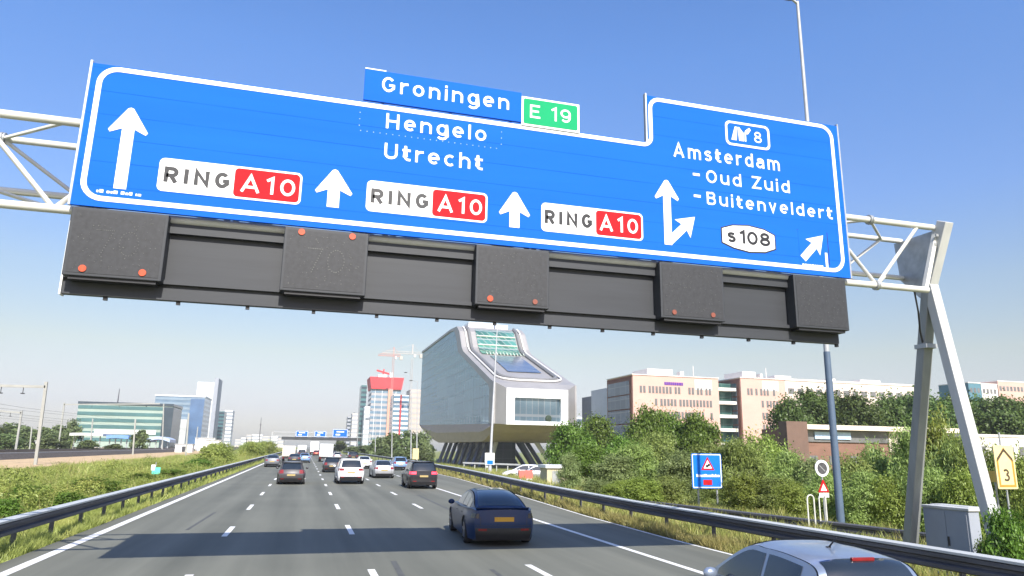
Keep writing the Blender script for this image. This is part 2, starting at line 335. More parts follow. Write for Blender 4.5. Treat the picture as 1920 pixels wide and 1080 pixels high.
# ---------------------------------------------------------------- lettering
def _arc(cx, cz, rx, rz, a0, a1, n=14):
    return [(cx + rx * math.cos(math.radians(a0 + (a1 - a0) * k / n)), cz + rz * math.sin(math.radians(a0 + (a1 - a0) * k / n))) for k in range(n + 1)]
SW = .165                                             # stroke width in capital heights
def glyphs():
    h = SW / 2; T = 1 - h; B = h; X = .76 - h; cy = (X + B) / 2; ry = (X - B) / 2; cx = .33; rx = .33 - h; r = 2 * cx - h
    bowl = _arc(cx, cy, rx, ry, 0, 360, 26); arch = [(h, B), (h, cy + .06)] + _arc(cx, X - .24, rx, .24, 180, 0) + [(r, B)]
    g = {}
    g['o'] = (2 * cx, [bowl]); g['e'] = (2 * cx, [[(h, cy), (r, cy)], _arc(cx, cy, rx, ry, -12, 312, 24)]); g['c'] = (2 * cx - .06, [_arc(cx, cy, rx, ry, 48, 312, 20)])
    g['n'] = (2 * cx, [[(h, 0), (h, .76)], arch[1:-1] + [(r, 0)]]); g['u'] = (2 * cx, [[(r, .76), (r, 0)], [(h, .76)] + _arc(cx, B + .24, rx, .24, 180, 360) + [(r, cy)]])
    g['h'] = (2 * cx, [[(h, 0), (h, 1)], arch[1:-1] + [(r, 0)]]); g['r'] = (.46, [[(h, 0), (h, .76)], [(h, cy)] + _arc(h + .3, X - .26, .3, .26, 180, 96, 8) + [(.46, X)]])
    g['i'] = (SW, [[(h, 0), (h, .76)], [(h, .86), (h, 1.02)]]); g['l'] = (SW, [[(h, 0), (h, 1)]]); g['t'] = (.46, [[(.17, .96), (.17, .25)] + _arc(.36, .25, .19, .25 - h, 180, 270, 8) + [(.46, h)], [(0, X), (.45, X)]])
    g['d'] = (2 * cx, [bowl, [(r, 0), (r, 1)]]); g['g'] = (2 * cx, [bowl, [(r, .76), (r, -.02)] + _arc(cx, -.02, rx, .2, 0, -150, 10)])
    g['a'] = (2 * cx - .02, [[(.06, .6)] + _arc(cx - .01, X - .17, rx - .02, .17, 150, 0, 10) + [(r - .02, 0)], [(r - .02, .44), (cx, .44)] + _arc(cx - .05, .26, .22, .44 - .26, 90, 270, 12) + [(r - .02, .2)]])
    g['m'] = (1.02, [[(h, 0), (h, .76)], [(h, cy)] + _arc(.3, X - .22, .3 - h, .22, 180, 0, 10) + [(.51, 0)], [(.51, cy)] + _arc(.72, X - .22, .3 - h, .22, 180, 0, 10) + [(1.02 - h, 0)]])
    g['v'] = (.62, [[(h, .76), (.31, .04), (.62 - h, .76)]])
    g['s'] = (.58, [_arc(.29, .55, .2, .13, 20, 270, 12) + _arc(.29, .24, .21, .16, 90, -160, 12)])
    W = .74; w = W - h
    g['G'] = (W + .02, [_arc(W / 2, .5, W / 2 - h, .5 - h, 42, 318, 24) + [(w, .28), (w, .46), (W * .55, .46)]]); g['H'] = (W, [[(h, 0), (h, 1)], [(w, 0), (w, 1)], [(h, .5), (w, .5)]])
    g['U'] = (W, [[(h, 1)] + _arc(W / 2, .33, W / 2 - h, .33 - h, 180, 360) + [(w, 1)]]); g['A'] = (.86, [[(h, 0), (.43, .95), (.86 - h, 0)], [(.2, .3), (.66, .3)]])
    g['O'] = (.8, [_arc(.4, .5, .4 - h, .5 - h, 0, 360, 28)]); g['Z'] = (.7, [[(.02, T), (.62, T), (.09, B), (.7, B)]])
    g['B'] = (.7, [[(h, B), (h, T), (.36, T)] + _arc(.38, .745, .2, .745 - .54 + .0, 80, -90, 10) + [(h, .54)], [(.36, .54)] + _arc(.4, .54 - .23, .22, .23, 90, -90, 10) + [(h, B)]])
    g['R'] = (.7, [[(h, 0), (h, T), (.36, T)] + _arc(.38, .69, .24, T - .69, 80, -90, 12) + [(h, .69 - (T - .69))], [(.34, .46), (.63, 0)]])
    g['I'] = (SW, [[(h, 0), (h, 1)]]); g['N'] = (.76, [[(h, 0), (h, .93), (.76 - h, .07), (.76 - h, 1)]]); g['E'] = (.62, [[(.6, T), (h, T), (h, B), (.62, B)], [(h, .51), (.54, .51)]])
    g['1'] = (.34, [[(.02, .78), (.34 - h, .96), (.34 - h, 0)]]); g['0'] = (.68, [_arc(.34, .5, .34 - h, .5 - h, 0, 360, 28)])
    g['9'] = (.66, [_arc(.33, .66, .33 - h, .34 - h, 0, 360, 22), [(.66 - h, .66), (.66 - h, .45)] + _arc(.33, .4, .33 - h, .4 - h, 0, -140, 12)])
    g['8'] = (.66, [_arc(.33, .73, .21, .27 - h, 0, 360, 20), _arc(.33, .29, .33 - h, .29 - h, 0, 360, 22)])
    g['3'] = (.64, [_arc(.3, .74, .22, .26 - h, 150, -90, 14), _arc(.3, .3, .25, .3 - h, 90, -150, 16)])
    g[' '] = (.3, [])
    return g
GL = glyphs()
def lettering(s, x0, x1, z, cap, y, mat, parent, bold=1., space=.3, name='lettering', yoff=-.014):
    """road lettering built of strokes: a word in the plane y, from x0 to x1, baseline z, capital height cap (metres, parent's axes)"""
    tot = sum(GL[c][0] for c in s); gaps = space * (len(s) - 1); k = ((x1 - x0) / cap - gaps) / tot; b = MB(); sw = SW * bold * cap / 2; x = x0; lay = 0
    for c in s:
        wd, strokes = GL[c]
        for st in strokes:
            P_ = [(x + px * k * cap, z + pz * cap) for px, pz in st]; cl = math.dist(P_[0], P_[-1]) < 1e-6
            if cl: P_ = P_[:-1]
            n = len(P_); L_ = []; R_ = []
            for q in range(n):
                p1 = Vector(P_[q]); p0 = Vector(P_[q - 1]) if (q or cl) else None; p2 = Vector(P_[(q + 1) % n]) if (q < n - 1 or cl) else None
                d1 = (p1 - p0).normalized() if p0 is not None else (p2 - p1).normalized(); d2 = (p2 - p1).normalized() if p2 is not None else d1
                n1 = Vector((-d1.y, d1.x)); n2 = Vector((-d2.y, d2.x)); m_ = n1 + n2; m_ = m_ * (2 / max(.55, m_.length_squared)) * sw; L_.append(p1 + m_); R_.append(p1 - m_)
            f = y + yoff - .0004 * (lay % 4); bk = f + .004; lay += 1
            N_ = n if cl else n - 1; vs = []
            for q in range(n): vs += [(L_[q].x, f, L_[q].y), (R_[q].x, f, R_[q].y), (R_[q].x, bk, R_[q].y), (L_[q].x, bk, L_[q].y)]
            fs = []
            for q in range(N_):
                a_, c_ = 4 * q, 4 * ((q + 1) % n); fs += [(a_, a_ + 1, c_ + 1, c_), (a_ + 1, a_ + 2, c_ + 2, c_ + 1), (a_ + 3, a_, c_, c_ + 3)]
            b.add(vs, fs)
        x += (wd * k + space) * cap
    return b.build(name, mat, parent, fix=False)
def rrect(x0, x1, z0, z1, r, n=6):
    p = []
    for cx, cz, a0 in ((x1 - r, z1 - r, 0), (x0 + r, z1 - r, 90), (x0 + r, z0 + r, 180), (x1 - r, z0 + r, 270)):
        for k in range(n + 1): t = math.radians(a0 + 90 * k / n); p.append((cx + r * math.cos(t), cz + r * math.sin(t)))
    return p
def ring_poly(outer, inner, y0, y1, b):                 # frame between two outlines with the same number of points
    n = len(outer); vs = [(p[0], y0, p[1]) for p in outer] + [(p[0], y0, p[1]) for p in inner] + [(p[0], y1, p[1]) for p in outer] + [(p[0], y1, p[1]) for p in inner]
    fs = []
    for k in range(n):
        j = (k + 1) % n; fs += [(k, j, n + j, n + k), (2 * n + k, 2 * n + j, j, k), (n + k, n + j, 3 * n + j, 3 * n + k)]
    b.add(vs, fs); return b
def outline(poly, t_):                                  # a polygon moved inwards by t_ (counter-clockwise outline)
    n = len(poly); out = []
    for k in range(n):
        p0, p1, p2 = Vector(poly[k - 1]), Vector(poly[k]), Vector(poly[(k + 1) % n])
        d1 = (p1 - p0).normalized(); d2 = (p2 - p1).normalized(); n1 = Vector((-d1.y, d1.x)); n2 = Vector((-d2.y, d2.x))
        m_ = (n1 + n2); m_ = m_ / max(.3, m_.length_squared) * 2; out.append(tuple(p1 + m_ * t_))
    return out

# ---------------------------------------------------------------- the gantry
GX, GY = 14.0, 12.4
def gantry():
    t = thing('sign_gantry', 'white steel lattice gantry carrying the road signs across the motorway', 'gantry', (GX, 13, 0))
    o = Vector((GX, 13, 0))
    ch = {'nt': (12.62, 7.76), 'nb': (12.62, 6.22), 'ft': (13.75, 7.76), 'fb': (13.75, 6.8)}
    xl, xr = -13, GX
    for k, (y, z) in ch.items():
        MB().tube(Vector((xl, y, z)) - o, Vector(((13.5 if k == 'nb' else xr + .05), y, z)) - o, .072 if k[0] == 'n' else .062, n=12).build('chord', M['whitesteel'], t)
    def P(k, x): return Vector((x, *ch[k])) - o
    for x in (-10.2, -5.6, 12.05):
        for k in ch: MB().tube(P(k, x - .02), P(k, x + .02), .115, n=12).build('flange', M['galv'], t); MB().tube(P(k, x + .03), P(k, x + .06), .112, n=12).build('flange', M['galv'], t)
    xs = [-12.4 + 1.36 * k for k in range(20)]
    for i, x in enumerate(xs):
        if x + 1.36 > xr: break
        u, v = (('nb', 'nt'), ('nt', 'nb'))[i % 2]
        MB().tube(P(u, x), P(v, x + 1.36), .042, n=8).build('diagonal_brace', M['whitesteel'], t)
        u, v = (('fb', 'ft'), ('ft', 'fb'))[i % 2]
        MB().tube(P(u, x), P(v, x + 1.36), .036, n=8).build('diagonal_brace', M['whitesteel'], t)
        u, v = (('nt', 'ft'), ('ft', 'nt'))[i % 2]
        MB().tube(P(u, x), P(v, x + 1.36), .034, n=8).build('diagonal_brace', M['whitesteel'], t)
        u, v = (('nb', 'fb'), ('fb', 'nb'))[i % 2]
        MB().tube(P(u, x), P(v, x + 1.36), .034, n=8).build('diagonal_brace', M['whitesteel'], t)
    MB().beam(P('nb', 13.42), P('nt', 13.98), .1, .1).build('diagonal_brace', M['whitesteel'], t)
    for X in (GX, -13):
        l = 'leg'
        def q(y, z): return Vector((X, y, z)) - o
        MB().beam(q(12.38, 7.85), q(13.02, 6.45), .26, .24, up=(1, 0, 0)).build('leg', M['legsteel'], t, bevel=.015)
        MB().beam(q(13.0, 6.5), q(11.95, -.3), .23, .25, up=(1, 0, 0)).build('leg', M['legsteel'], t, bevel=.015)
        MB().beam(q(13.02, 6.45), q(14.62, -.5), .22, .26, up=(1, 0, 0)).build('leg', M['leggrey'], t, bevel=.015)
        pb = MB(); pb.prism([(12.55 - 13, 7.72), (13.9 - 13, 7.72), (13.82 - 13, 6.75), (13.3 - 13, 6.2), (13.0 - 13, 6.35)], 'x', X - GX - .03, X - GX + .03)
        pb.build('gusset_plate', M['galv'], t)
        for k in range(6): MB().box(X - GX - .2, X - GX - .13, 12.5 - 13 + .08 * k - .02, 12.5 - 13 + .08 * k + .02, 7.5 - .2 * k, 7.56 - .2 * k).build('stiffener', M['galv'], t)
    cb = MB(); pts = [Vector((13.2, 12.7, 6.2)) - o, Vector((13.35, 12.8, 5.75)) - o, Vector((13.65, 13.1, 5.35)) - o, Vector((13.9, 13.3, 5.1)) - o]
    cb.path(pts, .022, 6); cb.build('cable', M['black'], t)
    cb = MB(); cb.box(-.16, .16, 13.15 - 13, 13.5 - 13, 4.98, 5.08); cb.build('clamp_band', M['galv'], t)
    MB().box(-.45, .45, -1.6, 2.1, -.6, -.02).build('concrete_footing', M['concrete'], t)
gantry()

def road_sign():
    t = thing('direction_sign', 'huge blue motorway sign with lane arrows and place names, spanning the carriageway on the gantry', 'road sign', (3.5, GY, 6.26))
    O = Vector((3.5, 0, 6.26))
    def L(p): return (p[0] - O.x, p[1] - O.z)
    def lx(x): return x - O.x
    def lz(z): return z - O.z
    X0, X1, Z0, Z1, XS, Z2 = -3.95, 11.2, 6.26, 8.79, 6.4, 9.86
    body = [(X0, Z0), (X1, Z0), (X1, Z2), (XS, Z2), (XS, Z1), (X0, Z1)]
    b = MB(); b.prism([L(p) for p in body], 'y', .0, .07); b.build('panel', M['blue'], t)
    # joints of the extruded planks: shallow real grooves shown as thin ribs
    # white border line with round corners, step in the top edge
    m_ = .1; r = .33
    def arc(cx, cz, rr, a0, a1, n=7): return [(cx + rr * math.cos(math.radians(a0 + (a1 - a0) * k / n)), cz + rr * math.sin(math.radians(a0 + (a1 - a0) * k / n))) for k in range(n + 1)]
    x0, x1, z0, z1, z2, xs = X0 + m_, X1 - m_ - .03, Z0 + .1, Z1 - .02, Z2 - .02, XS + .03
    out = arc(x0 + r, z0 + r, r, 180, 270) + arc(x1 - r, z0 + r, r, 270, 360) + arc(x1 - r, z2 - r, r, 0, 90) + arc(xs + .26, z2 - .26, .26, 90, 180) + arc(xs - .14, z1 + .14, .14, 360, 270) + arc(x0 + r, z1 - r, r, 90, 180)
    inn = outline(out, .085)
    b = MB(); ring_poly([L(p) for p in out], [L(p) for p in inn], -.008, .01, b); b.build('border_line', M['signwhite'], t)
    def poly(name, pts, mat, y=-.008, parent=t, th=.012):
        b = MB(); b.prism([L(p) for p in pts], 'y', y, y + th); return b.build(name, mat, parent)
    W = M['signwhite']
    def arrow(cx, zt, zh, zb, hw, sw):
        notch = .07
        poly('arrow', [(cx - sw, zb), (cx + sw, zb), (cx + sw, zh + notch), (cx + hw - .03, zh - .015), (cx + hw, zh + .03), (cx + .045, zt - .02), (cx, zt), (cx - .045, zt - .02), (cx - hw, zh + .03), (cx - hw + .03, zh - .015), (cx - sw, zh + notch)], W)
    arrow(-3.265, 8.06, 7.6, 6.6, .305, .095); arrow(.155, 7.38, 6.92, 6.66, .325, .105); arrow(3.53, 7.35, 6.88, 6.63, .31, .1)
    arrow(6.79, 8.0, 7.58, 6.6, .275, .085)
    def slant(x, z, x2, z2, sw, hw, hl, cut=False):
        d = Vector((x2 - x, z2 - z)).normalized(); n = Vector((-d.y, d.x)); p = Vector((x, z)); q = Vector((x2, z2)); h = q - d * hl
        pts = [p - n * sw, h - n * sw, h - n * hw - d * .05, q, h + n * hw - d * .05, h + n * sw, p + n * sw]
        poly('arrow', [tuple(v) for v in pts], W, y=-.0085 if cut else -.008)
    slant(6.8, 6.66, 7.42, 7.26, .085, .25, .36, True)
    slant(10.0, 6.6, 10.56, 7.17, .085, .24, .36)
    poly('cover_patch', [(9.92, 6.42), (10.66, 6.42), (10.66, 7.25), (9.92, 7.25)], M['blue'], -.0035, th=.006)
    poly('patch_edge', [(9.9, 7.25), (10.68, 7.25), (10.68, 6.5), (10.665, 6.5), (10.665, 7.237), (9.9, 7.237)], M['ink'], -.003, th=.005)
    poly('edge_strip', [(10.57, 6.43), (10.63, 6.43), (10.63, 6.78), (10.57, 6.78)], W)
    def words(s, x0, x1, z, cap, mat=W, par=t, bold=.9, sp=.27, yo=-.004): return lettering(s, lx(x0), lx(x1), lz(z), cap, 0, mat, par, bold, sp, yoff=yo)
    words('Hengelo', 1.0, 2.94, 8.315, .305); words('Utrecht', 1.0, 2.88, 7.71, .31)
    words('Amsterdam', 6.98, 9.58, 8.55, .315); words('Oud Zuid', 7.73, 9.8, 8.06, .29); words('Buitenveldert', 7.72, 10.86, 7.57, .285)
    for z in (8.18, 7.7): poly('dash', [(7.42, z), (7.58, z), (7.58, z + .055), (7.42, z + .055)], W)
    def route(x0, x1, xm, z0, z1, xl0, xl1, xr0, xr1):
        p = poly('route_panel', rrect(x0, x1, z0, z1, .09), W, -.006)
        q = poly('red_field', rrect(xm, x1 - .035, z0 + .035, z1 - .035, .07), M['signred'], -.0085, p)
        words('RING', xl0, xl1, z0 + .165, .265, M['ink'], p, 1.55, .42, -.009); words('A10', xr0, xr1, z0 + .135, .31, W, p, .95, .3, -.0115)
    route(-2.72, -.4, -1.52, 6.64, 7.23, -2.62, -1.6, -1.42, -.5)
    route(.73, 2.99, 1.94, 6.66, 7.25, .82, 1.86, 2.03, 2.89)
    route(4.07, 6.23, 5.21, 6.62, 7.2, 4.15, 5.12, 5.28, 6.12)
    # junction box: outline, the exit pictogram and the 8
    o1 = rrect(8.26, 9.37, 9.0, 9.57, .12); o2 = rrect(8.31, 9.32, 9.05, 9.52, .09)
    b = MB(); ring_poly([L(p) for p in o1], [L(p) for p in o2], -.008, .01, b); jb = b.build('junction_frame', W, t)
    b = MB()
    for pts in ([(8.4, 9.13), (8.53, 9.13), (8.565, 9.45), (8.5, 9.45)], [(8.59, 9.13), (8.72, 9.13), (8.72, 9.32), (8.68, 9.36), (8.61, 9.45), (8.575, 9.45)],
                [(8.74, 9.13), (8.77, 9.13), (8.77, 9.31), (8.82, 9.31), (8.9, 9.42), (8.86, 9.47), (8.76, 9.39), (8.74, 9.34)]):
        b.prism([L(p) for p in pts], 'y', -.008, .004)
    b.build('motorway_symbol', W, jb); words('8', 8.97, 9.17, 9.14, .27, W, jb, .8, .2)
    hexo = [(8.02, 6.76), (8.3, 6.66), (8.68, 6.6), (9.07, 6.63), (9.34, 6.73), (9.34, 7.06), (9.07, 7.17), (8.68, 7.22), (8.3, 7.19), (8.02, 7.1)]
    p = poly('city_route_panel', hexo, M['ink'], -.0055); p2 = poly('white_field', outline(hexo, .028), W, -.008, p)
    words('s', 8.17, 8.36, 6.8, .275, M['ink'], p, 1.3, .2, -.0115); words('108', 8.46, 9.2, 6.79, .28, M['ink'], p, 1.3, .16, -.0115)
    # rivets of the overlaid patch with the second place name, sealed joints between the sign planks, the maker's line
    b = MB()
    for k in range(23): b.disc((lx(.55 + .118 * k), -.002, lz(8.2)), .009, 'y', .008, 6)
    for k in range(4):
        for x in (.52, 3.24): b.disc((lx(x), -.002, lz(8.3 + .13 * k)), .009, 'y', .008, 6)
    b.build('rivets', pm('rivet_head', (.35, .5, .72), .5, .2, 9), t)
    b = MB()
    for k in range(6):
        z = 6.62 + .42 * k; b.box(lx(X0 + .02), lx(X1 - .02 if z < 8.7 else XS), -.0012, .0, lz(z), lz(z + .012))
    for k in range(2):
        z = 8.98 + .42 * k; b.box(lx(XS + .1), lx(X1 - .02), -.0012, 0, lz(z), lz(z + .012))
    b.build('plank_joint', pm('joint_blue', (.01, .1, .5), .7, .2, 1, spec=.03), t)
    b = MB(); rr = random.Random(3); x = -3.6
    while x < -2.92: w_ = rr.uniform(.02, .06); b.box(lx(x), lx(x + w_), -.004, 0, lz(6.505), lz(6.505) + .04 + rr.choice((0, .015))); x += w_ + rr.choice((.012, .015, .05))
    x = 9.97
    while x < 10.45: w_ = rr.uniform(.02, .06); b.box(lx(x), lx(x + w_), -.006, -.002, lz(6.45), lz(6.485)); x += w_ + .015
    b.build('maker_mark', W, t)
    for x, za, zb in ((X0 - .036, Z0, Z1 + .05), (XS - .036, Z1, Z2 + .05), (X1 + .001, Z0, Z2 + .05)): MB().box(lx(x), lx(x + .035), .0, .09, lz(za), lz(zb)).build('edge_profile', M['galv'], t)
    b = MB()
    for x in np.arange(-3.6, 11.2, .92): b.box(lx(x), lx(x + .06), .07, .16, lz(Z0 + .05), lz((Z1 if x < XS - .1 else Z2) - .05))
    b.build('rear_rib', M['galv'], t)
    # the add-on sign on top
    t2 = thing('destination_sign', 'smaller blue sign with a green route number, mounted on top of the huge blue sign', 'road sign', (2.7, GY - .03, 8.8))
    b = MB(); b.box(.56 - 2.7, 3.63 - 2.7, 0, .06, .02, .65); b.build('panel', M['blue'], t2)
    lettering('Groningen', .88 - 2.7, 3.38 - 2.7, .235, .31, 0, W, t2, .9, .27, yoff=-.004)
    b = MB(); b.box(3.635 - 2.7, 4.86 - 2.7, -.004, .056, -.04, .58); g = b.build('route_panel', W, t2)
    b = MB(); b.prism(rrect(3.675 - 2.7, 4.82 - 2.7, 0, .54, .04), 'y', -.009, 0); b.build('green_field', M['signgreen'], g)
    lettering('E 19', 3.8 - 2.7, 4.68 - 2.7, .135, .29, 0, W, g, .85, .22, yoff=-.012)
    b = MB()
    for x in (.9, 2.2, 3.4, 4.5): b.box(x - 2.7, x - 2.65, .062, .12, -.5, .55)
    b.build('mounting_post', M['galv'], t2)
    b = MB(); b.box(.56 - 2.7, .95 - 2.7, -.003, .063, .652, .672); b.build('top_trim', M['signwhite'], t2)
road_sign()

def matrix_board():
    t = thing('backing_board', 'long dark grey backing board under the huge blue sign', 'backing board', (3.5, GY + .3, 4.84))
    X0, X1 = -3.96 - 3.5, 10.98 - 3.5
    MB().box(X0, X1, 0, .12, 0, 1.4).build('board_panel', M['board'], t)
    b = MB()
    b.box(X0, X1, -.1, -.002, 1.14, 1.405); b.build('top_rail', M['board'], t)
    b = MB(); b.box(X0, X1, -.07, -.002, .26, .33); b.build('rib', M['board'], t)
    b = MB(); b.box(X0, X1, -.025, -.002, .0, .2); b.build('bottom_rail', M['board'], t)
    for k in range(14): MB().box(X0 + .6 + 1.1 * k, X0 + .66 + 1.1 * k, .02, .08, -.06, 0).build('bolt', M['black'], t)
    b = MB(); b.box(X0 - .03, X0 - .002, -.05, .14, -.02, 1.4); b.build('end_trim', M['signwhite'], t)
    xs = [-3.19, .1, 3.52, 7.3, 10.38]
    labs = ['leftmost dark lane-signal box, two amber lamps at its bottom and a faint 70', 'dark lane-signal box with two amber lamps at its top and a faint 70',
            'middle dark lane-signal box, one bright and one dull lamp at its bottom', 'dark lane-signal box with two dull lamps at its bottom, below the split arrow',
            'dark lane-signal box without visible lamps at the right end of the board']
    for i, x in enumerate(xs):
        m = thing('lane_signal', labs[i], 'lane signal', (x, GY, 5.09), 0, 'lane signals under the blue sign')
        wd = .72 if i < 4 else .66
        MB().box(-wd, wd, 0, .29, 0, 1.14).build('housing', M['board'], m, bevel=.012)
        MB().box(-wd + .05, wd - .05, -.006, 0, .05, 1.09).build('display_face', M['matrix'], m)
        rr = random.Random(i); b = MB()
        def dot(px, pz, r=.011): b.disc((px, -.008, pz), r, 'y', .008, 6)
        n70 = {0: 1, 1: 1.3, 2: .0}.get(i, 0)
        if n70:
            for k in range(9): dot(-.3 + .24 * k / 8, .78, .008 * n70)
            for k in range(1, 11): dot(-.06 - .16 * k / 10, .78 - .42 * k / 10, .008 * n70)
            for k in range(22): dot(.18 + .14 * math.cos(k / 22 * 2 * PI), .58 + .2 * math.sin(k / 22 * 2 * PI), .008 * n70)
        for k in range(22):
            t_ = 2 * PI * k / 22; dot(.43 * math.cos(t_), .57 + .43 * math.sin(t_), .006)
        for k in range(60): dot(rr.uniform(-wd + .1, wd - .1), rr.uniform(.1, 1.03), rr.choice((.005, .006, .009)))
        tag(b.build('pixel_dots', M['led'], m), kind='stuff')
        if i < 4:
            zz = 1.04 if i == 1 else .1
            for k, s in enumerate((-1, 1)):
                br = i < 2 or (i == 2 and k == 0)
                bb = MB(); bb.disc((s * .435, -.012, zz + .02), .058 if br else .05, 'y', .02, 14); bb.build('warning_lamp', M['amber'] if br else M['amberdull'], m)
        MB().box(-wd + .08, wd - .08, .04, .27, -.05, 0).build('bottom_bracket', M['black'], m)
matrix_board()
# ---------------------------------------------------------------- vehicles
def cr(pts, n=6):                                  # smooth curve through points
    out = []
    P_ = [pts[0]] + list(pts) + [pts[-1]]
    for i in range(1, len(P_) - 2):
        p0, p1, p2, p3 = [np.array(q, float) for q in P_[i - 1:i + 3]]
        for k in range(n):
            t = k / n; out.append(tuple(.5 * (2 * p1 + (p2 - p0) * t + (2 * p0 - 5 * p1 + 4 * p2 - p3) * t * t + (3 * p1 - p0 - 3 * p2 + p3) * t ** 3)))
    out.append(tuple(pts[-1])); return out
def make_car(name, label, cat, loc, yaw, s, pm_, group='cars driving along the motorway', plate=True, brake=False):
    """s: L, W, rear [(z,y)], front [(z,y)], top [(y,z)], cabin [(y,z)], wheels (y1,y2,R), belt z, roofw"""
    t = thing(name, label, cat, loc, yaw, group)
    L_, W_ = s['L'], s['W']; zb0 = s.get('clear', .2); R_ = s['R']; w1, w2 = s['wheels']
    rz = sorted(s['rear']); fz = sorted(s['front']); top = cr(s['top'], 5)
    ty = [p[0] for p in top]; tz = [p[1] for p in top]
    def yr(z): return float(np.interp(z, [p[0] for p in rz], [p[1] for p in rz]))
    def yf(z): return float(np.interp(z, [p[0] for p in fz], [p[1] for p in fz]))
    def hw(z, y):
        f = min(max((z - zb0) / (s['belt'] - zb0), 0), 1); k = .93 + .07 * math.sin(min(1, f * 1.5) * PI / 2) - .075 * max(0, (f - .62) / .38) ** 1.5
        e_ = min(y, L_ - y); r_ = s.get('corner', .75); e_ = min(max(e_ / r_, 0), 1); return W_ / 2 * k * (1 - s.get('pinch', .17) * (1 - e_) ** 2)
    Ra = R_ + .05
    ss = sorted(set([0, .03, .07, .12, .2] + [w_ + Ra * math.cos(a_) for w_ in (w1, w2) for a_ in np.linspace(0, PI, 11)] + list(np.linspace(.3, L_ - .3, 12)) + [L_ - .2, L_ - .12, L_ - .06, L_]))
    K, J = 11, 9
    secs = []
    for y in ss:
        zt = float(np.interp(y, ty, tz)); zb = zb0
        for w_ in (w1, w2):
            if abs(y - w_) < Ra: zb = max(zb, R_ + math.sqrt(max(0, Ra * Ra - (y - w_) ** 2)))
        u = y / L_; left = []
        for k in range(K + 1):
            z = zb + (zt - zb) * k / K; yy = y if .25 < u < .75 else (y + yr(z) * max(0, 1 - y / (.25 * L_)) if u <= .25 else y - (L_ - yf(z)) * max(0, 1 - (L_ - y) / (.25 * L_)))
            left.append((hw(z, y), yy, z))
        sec = [(-x, yy, z) for x, yy, z in left]; x, yy, z = left[-1]
        for j in range(1, J): f = -1 + 2 * j / J; sec.append((x * f, yy, z + .035 * (1 - f * f)))
        sec += left[::-1]; secs.append(sec)
    b = MB(); b.grid(secs, 0, True)
    def cap(sec, sg):
        rows = []
        for k in range(K + 1):
            x, yy, z = sec[-1 - k] if True else None
            x = abs(x); rows.append([(x * f, yy + sg * .1 * (1 - f * f) * (x / (W_ / 2)), z + (.035 * (1 - f * f) if k == K else 0)) for f in np.linspace(-1, 1, J + 1)])
        b.grid(rows, 0, True)
    cap(secs[0], -1); cap(secs[-1], 1)
    b.build('body', pm_, t, sharp=48)
    # dark underside and arches
    ub = MB(); ub.box(-W_ / 2 * .8, W_ / 2 * .8, .12, L_ - .12, zb0 - .02, s['belt'] * .75); ub.build('underbody', M['black'], t)
    def rear_y(x, z): y0 = yr(z); w_ = hw(z, 0); return y0 - .1 * (1 - min(1, abs(x) / w_) ** 2) * (w_ / (W_ / 2))
    def rpatch(nm, x0, x1, z0, z1, mat, off=.008, par=t, n=6, skew=0):
        b = MB(); rows = []
        for k in range(n + 1):
            z = z0 + (z1 - z0) * k / n; lim = hw(z, 0) * .985; rows.append([(x, rear_y(x, z) - off, z) for x in np.clip(np.linspace(x0 + skew * k / n, x1, 7), -lim, lim)])
        b.grid(rows, 0, True); r0 = rows; bk = [[(x, y + .04, z) for x, y, z in r] for r in rows]
        b.grid([rows[0], bk[0]]); b.grid([rows[-1], bk[-1]]); b.grid([[r[0] for r in rows], [r[0] for r in bk]]); b.grid([[r[-1] for r in rows], [r[-1] for r in bk]])
        return b.build(nm, mat, par, sharp=40)
    # cabin
    prof = cr(s['cabin'], 6); py = [p[0] for p in prof]; pz = [p[1] for p in prof]; zmax = max(pz); belt = s['belt']
    wb = s.get('wb', W_ / 2 * .9); wr = s.get('wr', W_ / 2 * .68)
    def wc(z): f = min(max((z - belt) / (zmax - belt), 0), 1); return wb + (wr - wb) * (f ** 1.15)
    def pin(y): e_ = min(1, min(max(0, y - py[0]), max(0, py[-1] - y)) / .7); return 1 - .1 * (1 - e_) ** 2
    DR = .055
    def sp(i, f, off=0):                                # a point on the strip over the roof
        y, z = prof[i]; x = wc(z) * pin(y) * f; zz = z - DR * abs(f) ** 4 * min(1, max(0, (z - belt)) / .2)
        i0, i1 = max(0, i - 1), min(len(prof) - 1, i + 1); d = Vector((prof[i1][0] - prof[i0][0], prof[i1][1] - prof[i0][1])).normalized(); nrm = Vector((-d.y, d.x))
        bow = .07 * (1 - f * f) * (-1 if i < len(prof) / 2 else 1) * abs(nrm.x)
        return (x, y + bow + nrm.x * off, zz + nrm.y * off)
    b = MB(); F = [f for f in np.linspace(-1, 1, 13)]
    b.grid([[sp(i, f) for f in F] for i in range(len(prof))], 0, True)
    for sg in (-1, 1):
        rows = []
        for i in range(len(prof)):
            x, y, z = sp(i, sg); z0 = min(belt - .06, z); rows.append([(sg * wc(z0 + (z - z0) * k / 6) * pin(y), y, z0 + (z - z0) * k / 6) for k in range(7)])
        b.grid(rows, 0, True)
    b.build('roof', s.get('roofmat', pm_), t, sharp=50)
    def swin(y0, y1, sg, m0=.035, m1=.05):
        b = MB(); rows = []
        for y in np.linspace(y0, y1, 11):
            zt = float(np.interp(y, py, pz)) - DR - m1; zl = belt + m0; zt = max(zt, zl + .002)
            rows.append([(sg * (wc(zl + (zt - zl) * k / 5) * pin(y) + .006), y, zl + (zt - zl) * k / 5) for k in range(6)])
        b.grid(rows, 0, True); return b.build('side_window', M['glass'], t)
    for sg in (-1, 1):
        for y0, y1 in s['windows']: swin(y0, y1, sg)
